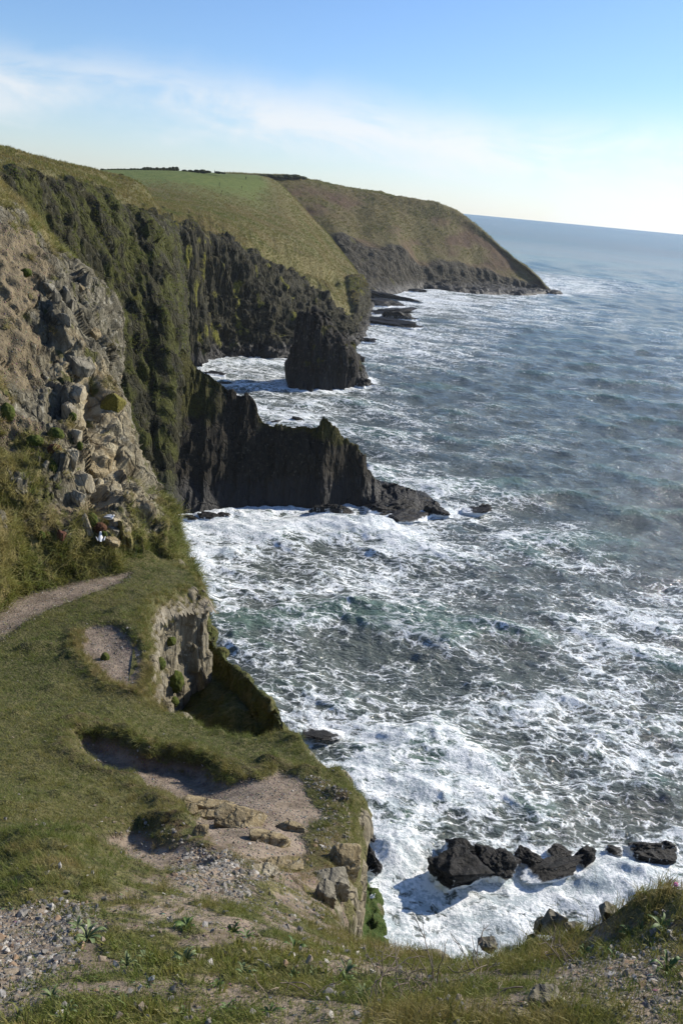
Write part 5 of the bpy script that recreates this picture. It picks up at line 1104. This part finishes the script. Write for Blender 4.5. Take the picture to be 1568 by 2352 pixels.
# ------------------------------------------------------------------ cushions on the rock face
M_CUSH = simple_mat('cushion_plant', (.035, .055, .010), (.09, .10, .028), 5, .95, 1.0, 40, .1, .03)
M_BROWNC = simple_mat('dead_cushion', (.06, .028, .018), (.13, .07, .04), 5, .95, 1.0, 40, .1, .03)
def cushion(u, v, wpx, hpx, mat, label, seed, surf):
    p, nn = look(surf, u, v, 34); d = np.linalg.norm(p - CAM); k = FPX / d; D, F = ICO[4]
    V = D * np.array([wpx / k / 2, wpx / k / 2 * .8, hpx / k / 2]); V = V * (1 + .28 * fbm(D * 3 + seed, 3, seed) + .22 * np.abs(fbm(D * 11, 2, seed + 3)))[:, None]
    o = mesh_obj('cushion_plant', V, F, mat, label=label, cat='plant', group='cushion plants on the rock'); o.location = p + nn * .05
for a in [(130, 1001, 34, 30, M_CUSH, 'round green cushion on the rock face, above the white fleck', 1), (83, 1016, 34, 26, M_CUSH, 'green cushion left of the highest round one on the rock face', 2), (119, 1076, 26, 32, M_CUSH, 'dark cushion in the cleft beside the pale rock', 3), (126, 1035, 30, 24, M_BROWNC, 'dead brown cushion between two green ones', 9),
          (16, 948, 30, 40, M_CUSH, 'green cushion at the left edge of the rock face', 4), (93, 1230, 19, 20, M_CUSH, 'left one of two small grey green cushions at the foot', 5), (107, 1231, 14, 18, M_CUSH, 'right one of two small grey green cushions at the foot', 6), (186, 1024, 12, 20, M_CUSH, 'small cushion on the pale pitted rock', 7), (60, 625, 22, 16, M_CUSH, 'small cushion high on the rock face', 8),
          (230, 1214, 28, 24, M_BROWNC, 'red brown dead cushion left of the dark tilted block', 10), (211, 1195, 26, 34, M_CUSH, 'tall green cushion beside the leaning pale slab', 11), (240, 1230, 14, 18, M_CUSH, 'grey green cushion beside the standing gull', 12), (170, 958, 16, 20, M_CUSH, 'small cushion under the tan rock', 13)]: cushion(*a, ncl)
for a in [(392, 1472, 24, 22, 'dark green cushion half way up the pale slate cliff', 21), (402, 1565, 38, 52, 'large grey green cushion low on the pale slate cliff', 22), (398, 1612, 24, 24, 'cushion at the foot of the pale slate cliff', 23), (368, 1525, 24, 30, 'cushion in the cleft beside the bare scoop', 24), (242, 1512, 18, 26, 'grey green cushion growing in the bare scoop', 25)]:
    r = ray(a[0], a[1]); hitp = None
    ok, lo_, no_, _i, ob, _m = SC.ray_cast(bpy.context.evaluated_depsgraph_get(), Vector(CAM), Vector(r).normalized())
    if ok:
        d = np.linalg.norm(np.array(lo_) - CAM); k = FPX / d; D, F = ICO[4]; V = D * np.array([a[2] / k / 2, a[2] / k / 2, a[3] / k / 2]) * (1 + .28 * fbm(D * 3 + a[5], 3, a[5]) + .22 * np.abs(fbm(D * 11, 2, a[5] + 3)))[:, None]
        o = mesh_obj('cushion_plant', V, F, M_CUSH, label=a[4], cat='plant', group='cushion plants on the rock'); o.location = lo_

# ------------------------------------------------------------------ gulls
M_WHITE = simple_mat('white_feathers', (.72, .72, .71), (.82, .82, .81), 8, .8, .1, 30, .2, .004); M_GREYF = simple_mat('grey_feathers', (.30, .32, .35), (.38, .40, .43), 8, .8, .1, 30, .2, .004)
M_BLACKF = simple_mat('black_feathers', (.012, .012, .014), (.03, .03, .03), 8); M_BILL = simple_mat('yellow_bill', (.55, .36, .04), (.62, .42, .06), 8, .5); M_LEG = simple_mat('pink_leg', (.45, .26, .22), (.5, .3, .26), 8, .6)
def rings(sec, ns=18):
    """sec: (x, z, half width, half height) along a body axis -> closed surface"""
    S = crom(np.array(sec, float), len(sec) * 4, 0); an = np.linspace(0, 2 * math.pi, ns, False)
    V = np.stack([np.stack([np.full(ns, q[0]), np.cos(an) * q[2], q[1] + np.sin(an) * q[3]], -1) for q in S]); return V.reshape(-1, 3), gridfaces(len(S), ns, wrap=True)
def gull(loc, rz, label, resting, ry=0.0):
    e_ = empty('gull', tuple(loc), label, 'gull', 'gulls on the cliff'); e_.rotation_euler = (0, ry, rz)
    zb = .085 if resting else .17
    if resting: sec = [(-.20, zb + .02, .01, .008), (-.15, zb + .01, .05, .035), (-.06, zb - .005, .085, .07), (.04, zb, .09, .08), (.12, zb + .02, .072, .075), (.155, zb + .055, .05, .055), (.165, zb + .085, .043, .045), (.18, zb + .095, .036, .036), (.205, zb + .092, .015, .015)]
    else: sec = [(-.20, zb, .01, .008), (-.15, zb - .005, .045, .03), (-.06, zb + .0, .075, .065), (.04, zb + .02, .08, .078), (.11, zb + .065, .06, .07), (.135, zb + .13, .043, .052), (.15, zb + .185, .042, .044), (.175, zb + .20, .034, .034), (.20, zb + .198, .012, .012)]
    V, F = rings(sec); mesh_obj('body', V, F, M_WHITE, parent=e_)
    hx, hz = sec[-1][0], sec[-1][1]
    V, F = rings([(hx - .01, hz, .010, .011), (hx + .025, hz - .003, .007, .009), (hx + .045, hz - .010, .002, .003)], 8); mesh_obj('bill', V, F, M_BILL, parent=e_)
    for sgn_ in (-1, 1):
        V, F = rings([(-.23, zb + .03, .008, .008), (-.16, zb + .035, .022, .03), (-.04, zb + .03, .026, .058), (.06, zb + .035, .022, .055), (.11, zb + .03, .006, .02)], 12)
        w_ = mesh_obj('wing', V, F, M_GREYF, parent=e_); w_.location = (0, sgn_ * .066, .012); w_.rotation_euler = (sgn_ * -.35, 0, sgn_ * .16)
        V, F = rings([(-.29, zb + .028, .003, .003), (-.25, zb + .03, .008, .010), (-.19, zb + .035, .014, .02)], 8); t_ = mesh_obj('wing_tip', V, F, M_BLACKF, parent=w_)
        D, Fi = ICO[1]; ey = mesh_obj('eye', D * .006, Fi, M_BLACKF, parent=e_); ey.location = (hx - .028, sgn_ * .034, hz + .012)
        if not resting:
            V, F = tube([(.0, sgn_ * .03, zb - .05), (.005, sgn_ * .03, zb - .11), (.0, sgn_ * .03, 0), (.04, sgn_ * .03, 0)], .006, .004, 6); mesh_obj('leg', V, F, M_LEG, parent=e_)
    V, F = rings([(-.25, zb + .012, .03, .005), (-.19, zb + .012, .028, .012), (-.14, zb + .01, .02, .02)], 10); mesh_obj('tail', V, F, M_WHITE, parent=e_)
ok, lo_, no_, _i, ob, _m = SC.ray_cast(bpy.context.evaluated_depsgraph_get(), Vector(CAM), Vector(ray(251, 1194)).normalized())
gull(np.array(lo_) + np.array([0, 0, .0]), .12, 'white and grey gull resting on the pale yellow block', True)
ok, lo_, no_, _i, ob, _m = SC.ray_cast(bpy.context.evaluated_depsgraph_get(), Vector(CAM), Vector(ray(233, 1248)).normalized())
gull(np.array(lo_) + np.array([0, -.05, .02]), 1.9, 'white gull standing on the grass below the resting gull', False)
ok, lo_, no_, _i, ob, _m = SC.ray_cast(bpy.context.evaluated_depsgraph_get(), Vector(CAM), Vector(ray(855, 2064)).normalized())
if ok: gull(np.array(lo_), .6, 'small white gull perched on the bright green bank above the surf', False)

# ------------------------------------------------------------------ far top: bushes, posts, a walker
M_BUSH = simple_mat('dark_bush_leaves', (.014, .019, .007), (.045, .050, .016), 1.2, .95, 1.0, 3, .1, .3)
def bush(u, v, Y, wpx, hpx, seed, label, group, mat=None, name='bush'):
    p = PY(u, v, Y); k = FPX / np.linalg.norm(p - CAM); D, F = ICO[3]
    V = D * (1 + .35 * fbm(D * 2.2 + seed * 1.7, 3, seed) + .28 * fbm(D * 6 + seed, 2, seed + 1))[:, None] * np.array([wpx / k / 2, wpx / k / 2, hpx / k * .62])
    o = mesh_obj(name, V, F, mat or M_BUSH, smooth=False, label=label, cat='bush', group=group); o.location = (p[0], p[1], p[2] + hpx / k * .2)
rb = np.random.default_rng(9)
for k in range(24):
    u = 236 + k * 7.4; bush(u, 391 + (.5 if k > 10 else 1.5), 492 + k * 1.5, 10, (4.5 if k < 8 else 6.5) * rb.uniform(.7, 1.3), 500 + k, ORD[k] + ' bush from the left in the dark hedge along the skyline', 'hedge bushes along the green')
for k, (u, v, w_, h_) in enumerate(((424, 393.5, 12, 4), (438, 394, 12, 4), (452, 394.5, 14, 5), (466, 395, 16, 6), (478, 395.5, 14, 4), (500, 397, 14, 4), (512, 398, 12, 3))):
    bush(u, v, 520, w_, h_, 540 + k, ORD[k] + ' low bush to the right of the dark skyline hedge', 'low bushes right of the hedge')
for k, (u, v, w_, h_) in enumerate(((604, 404, 22, 5), (622, 404, 26, 5), (640, 406, 22, 5), (661, 406, 22, 7), (678, 407, 28, 8), (694, 409, 20, 6))):
    bush(u, v + 1, 600 + 8 * k, w_, h_, 550 + k, ORD[k] + ' bush from the left on the bank where green meets far headland', 'bank bushes by the headland')
bush(279, 410, 196, 15, 11, 560, 'dark round bush on the corner of the shadowed cliff', None)
bush(266, 410, 195, 22, 6, 561, 'low brown scrub beside the corner bush', None, M_BROWNC)
for k, (u, v, w_) in enumerate(((22, 345, 16), (40, 350, 12), (72, 359, 10), (110, 369, 14), (160, 380, 16), (205, 391, 18))):
    bush(u, v + 1, 150 + k * 6, w_, 3.5, 570 + k, ORD[k] + ' low heath clump from the left on the left skyline', 'heath clumps on the left skyline')
M_POST = simple_mat('weathered_post', (.03, .026, .02), (.06, .05, .04), 5)
for k, (u, v, Y, h_, lab) in enumerate(((504, 428, 400, 8, 'dark marker post at the edge of the green'), (508, 450, 380, 11, 'leaning dark post on the slope below the green'), (555, 433, 420, 5, 'short post on the slope right of the leaning one'), (493, 396, 520, 5, 'small post on the skyline of the green'))):
    pm = None; r = ray(u, v); ok, lo_, no_, _i, ob, _m = SC.ray_cast(bpy.context.evaluated_depsgraph_get(), Vector(CAM), Vector(r).normalized()); p = np.array(lo_) if ok else PY(u, v, Y)
    kk = FPX / np.linalg.norm(p - CAM); V, F = tube([p + np.array([0, 0, -.5]), p + np.array([.0, 0, h_ / kk * .5]), p + np.array([(.5 if k == 1 else .1), 0, h_ / kk])], .13, .11, 6); mesh_obj('post', V, F, M_POST, label=lab, cat='post')
# the walker: one skin surface
ok, lo_, no_, _i, ob, _m = SC.ray_cast(bpy.context.evaluated_depsgraph_get(), Vector(CAM), Vector(ray(565, 413)).normalized()); base_p = np.array(lo_) if ok else PY(565, 413, 470)
J = dict(pel=(0, 0, .95), chest=(0, .02, 1.32), neck=(0, .02, 1.50), head=(0, .0, 1.64), top=(0, 0, 1.76), ls=(-.19, .02, 1.42), le=(-.27, .02, 1.14), lh=(-.22, -.10, .92), rs=(.19, .02, 1.42), re=(.28, .0, 1.15), rh=(.24, -.12, .94), lk=(-.11, -.03, .52), la=(-.13, .02, .08), lf=(-.14, -.16, .05), rk=(.12, .03, .52), ra=(.16, .12, .08), rf=(.17, -.05, .05), lhip=(-.09, 0, .92), rhip=(.09, 0, .92))
E_ = [('pel', 'chest'), ('chest', 'neck'), ('neck', 'head'), ('head', 'top'), ('chest', 'ls'), ('ls', 'le'), ('le', 'lh'), ('chest', 'rs'), ('rs', 're'), ('re', 'rh'), ('pel', 'lhip'), ('lhip', 'lk'), ('lk', 'la'), ('la', 'lf'), ('pel', 'rhip'), ('rhip', 'rk'), ('rk', 'ra'), ('ra', 'rf')]
RAD = dict(pel=.15, chest=.16, neck=.065, head=.10, top=.07, ls=.08, le=.055, lh=.045, rs=.08, re=.055, rh=.045, lk=.07, la=.05, lf=.045, rk=.07, ra=.05, rf=.045, lhip=.10, rhip=.10)
nm = list(J); me = bpy.data.meshes.new('person'); me.from_pydata([J[k] for k in nm], [(nm.index(a), nm.index(b)) for a, b in E_], []); po = bpy.data.objects.new('person', me); COL.objects.link(po); po.location = base_p; po.scale = (1.1, 1.1, 1.1)
sk_ = po.modifiers.new('skin', 'SKIN'); ss = po.modifiers.new('sub', 'SUBSURF'); ss.levels = 1; ss.render_levels = 1
for k, n_ in enumerate(nm): me.skin_vertices[0].data[k].radius = (RAD[n_], RAD[n_] * .8)
me.skin_vertices[0].data[0].use_root = True
me.materials.append(simple_mat('dark_clothing', (.012, .012, .016), (.03, .03, .035), 4)); tag(po, 'tiny person in dark clothes standing on the edge of the green', 'person')
print('all', time.time() - T0)
# ------------------------------------------------------------------ sea air
hm = bpy.data.materials.new('haze'); hm.use_nodes = True; hm.node_tree.nodes.clear(); t = NT(hm.node_tree)
pv = t.add('ShaderNodeVolumePrincipled', {'Color': (.86, .93, 1.0), 'Density': 0.00006, 'Anisotropy': 0.3}); o_ = t.add('ShaderNodeOutputMaterial', None, None); t.l.new(pv, o_.inputs['Volume'])
hv = np.array([(x, y, z) for z in (-8, 96) for y in (-60, 1600) for x in (-900, 1300)], float)
mesh_obj('haze', hv, np.array([[0, 2, 3, 1], [4, 5, 7, 6], [0, 1, 5, 4], [2, 6, 7, 3], [0, 4, 6, 2], [1, 3, 7, 5]]), hm, smooth=False, kind='stuff', label='thin sea haze over the bay')
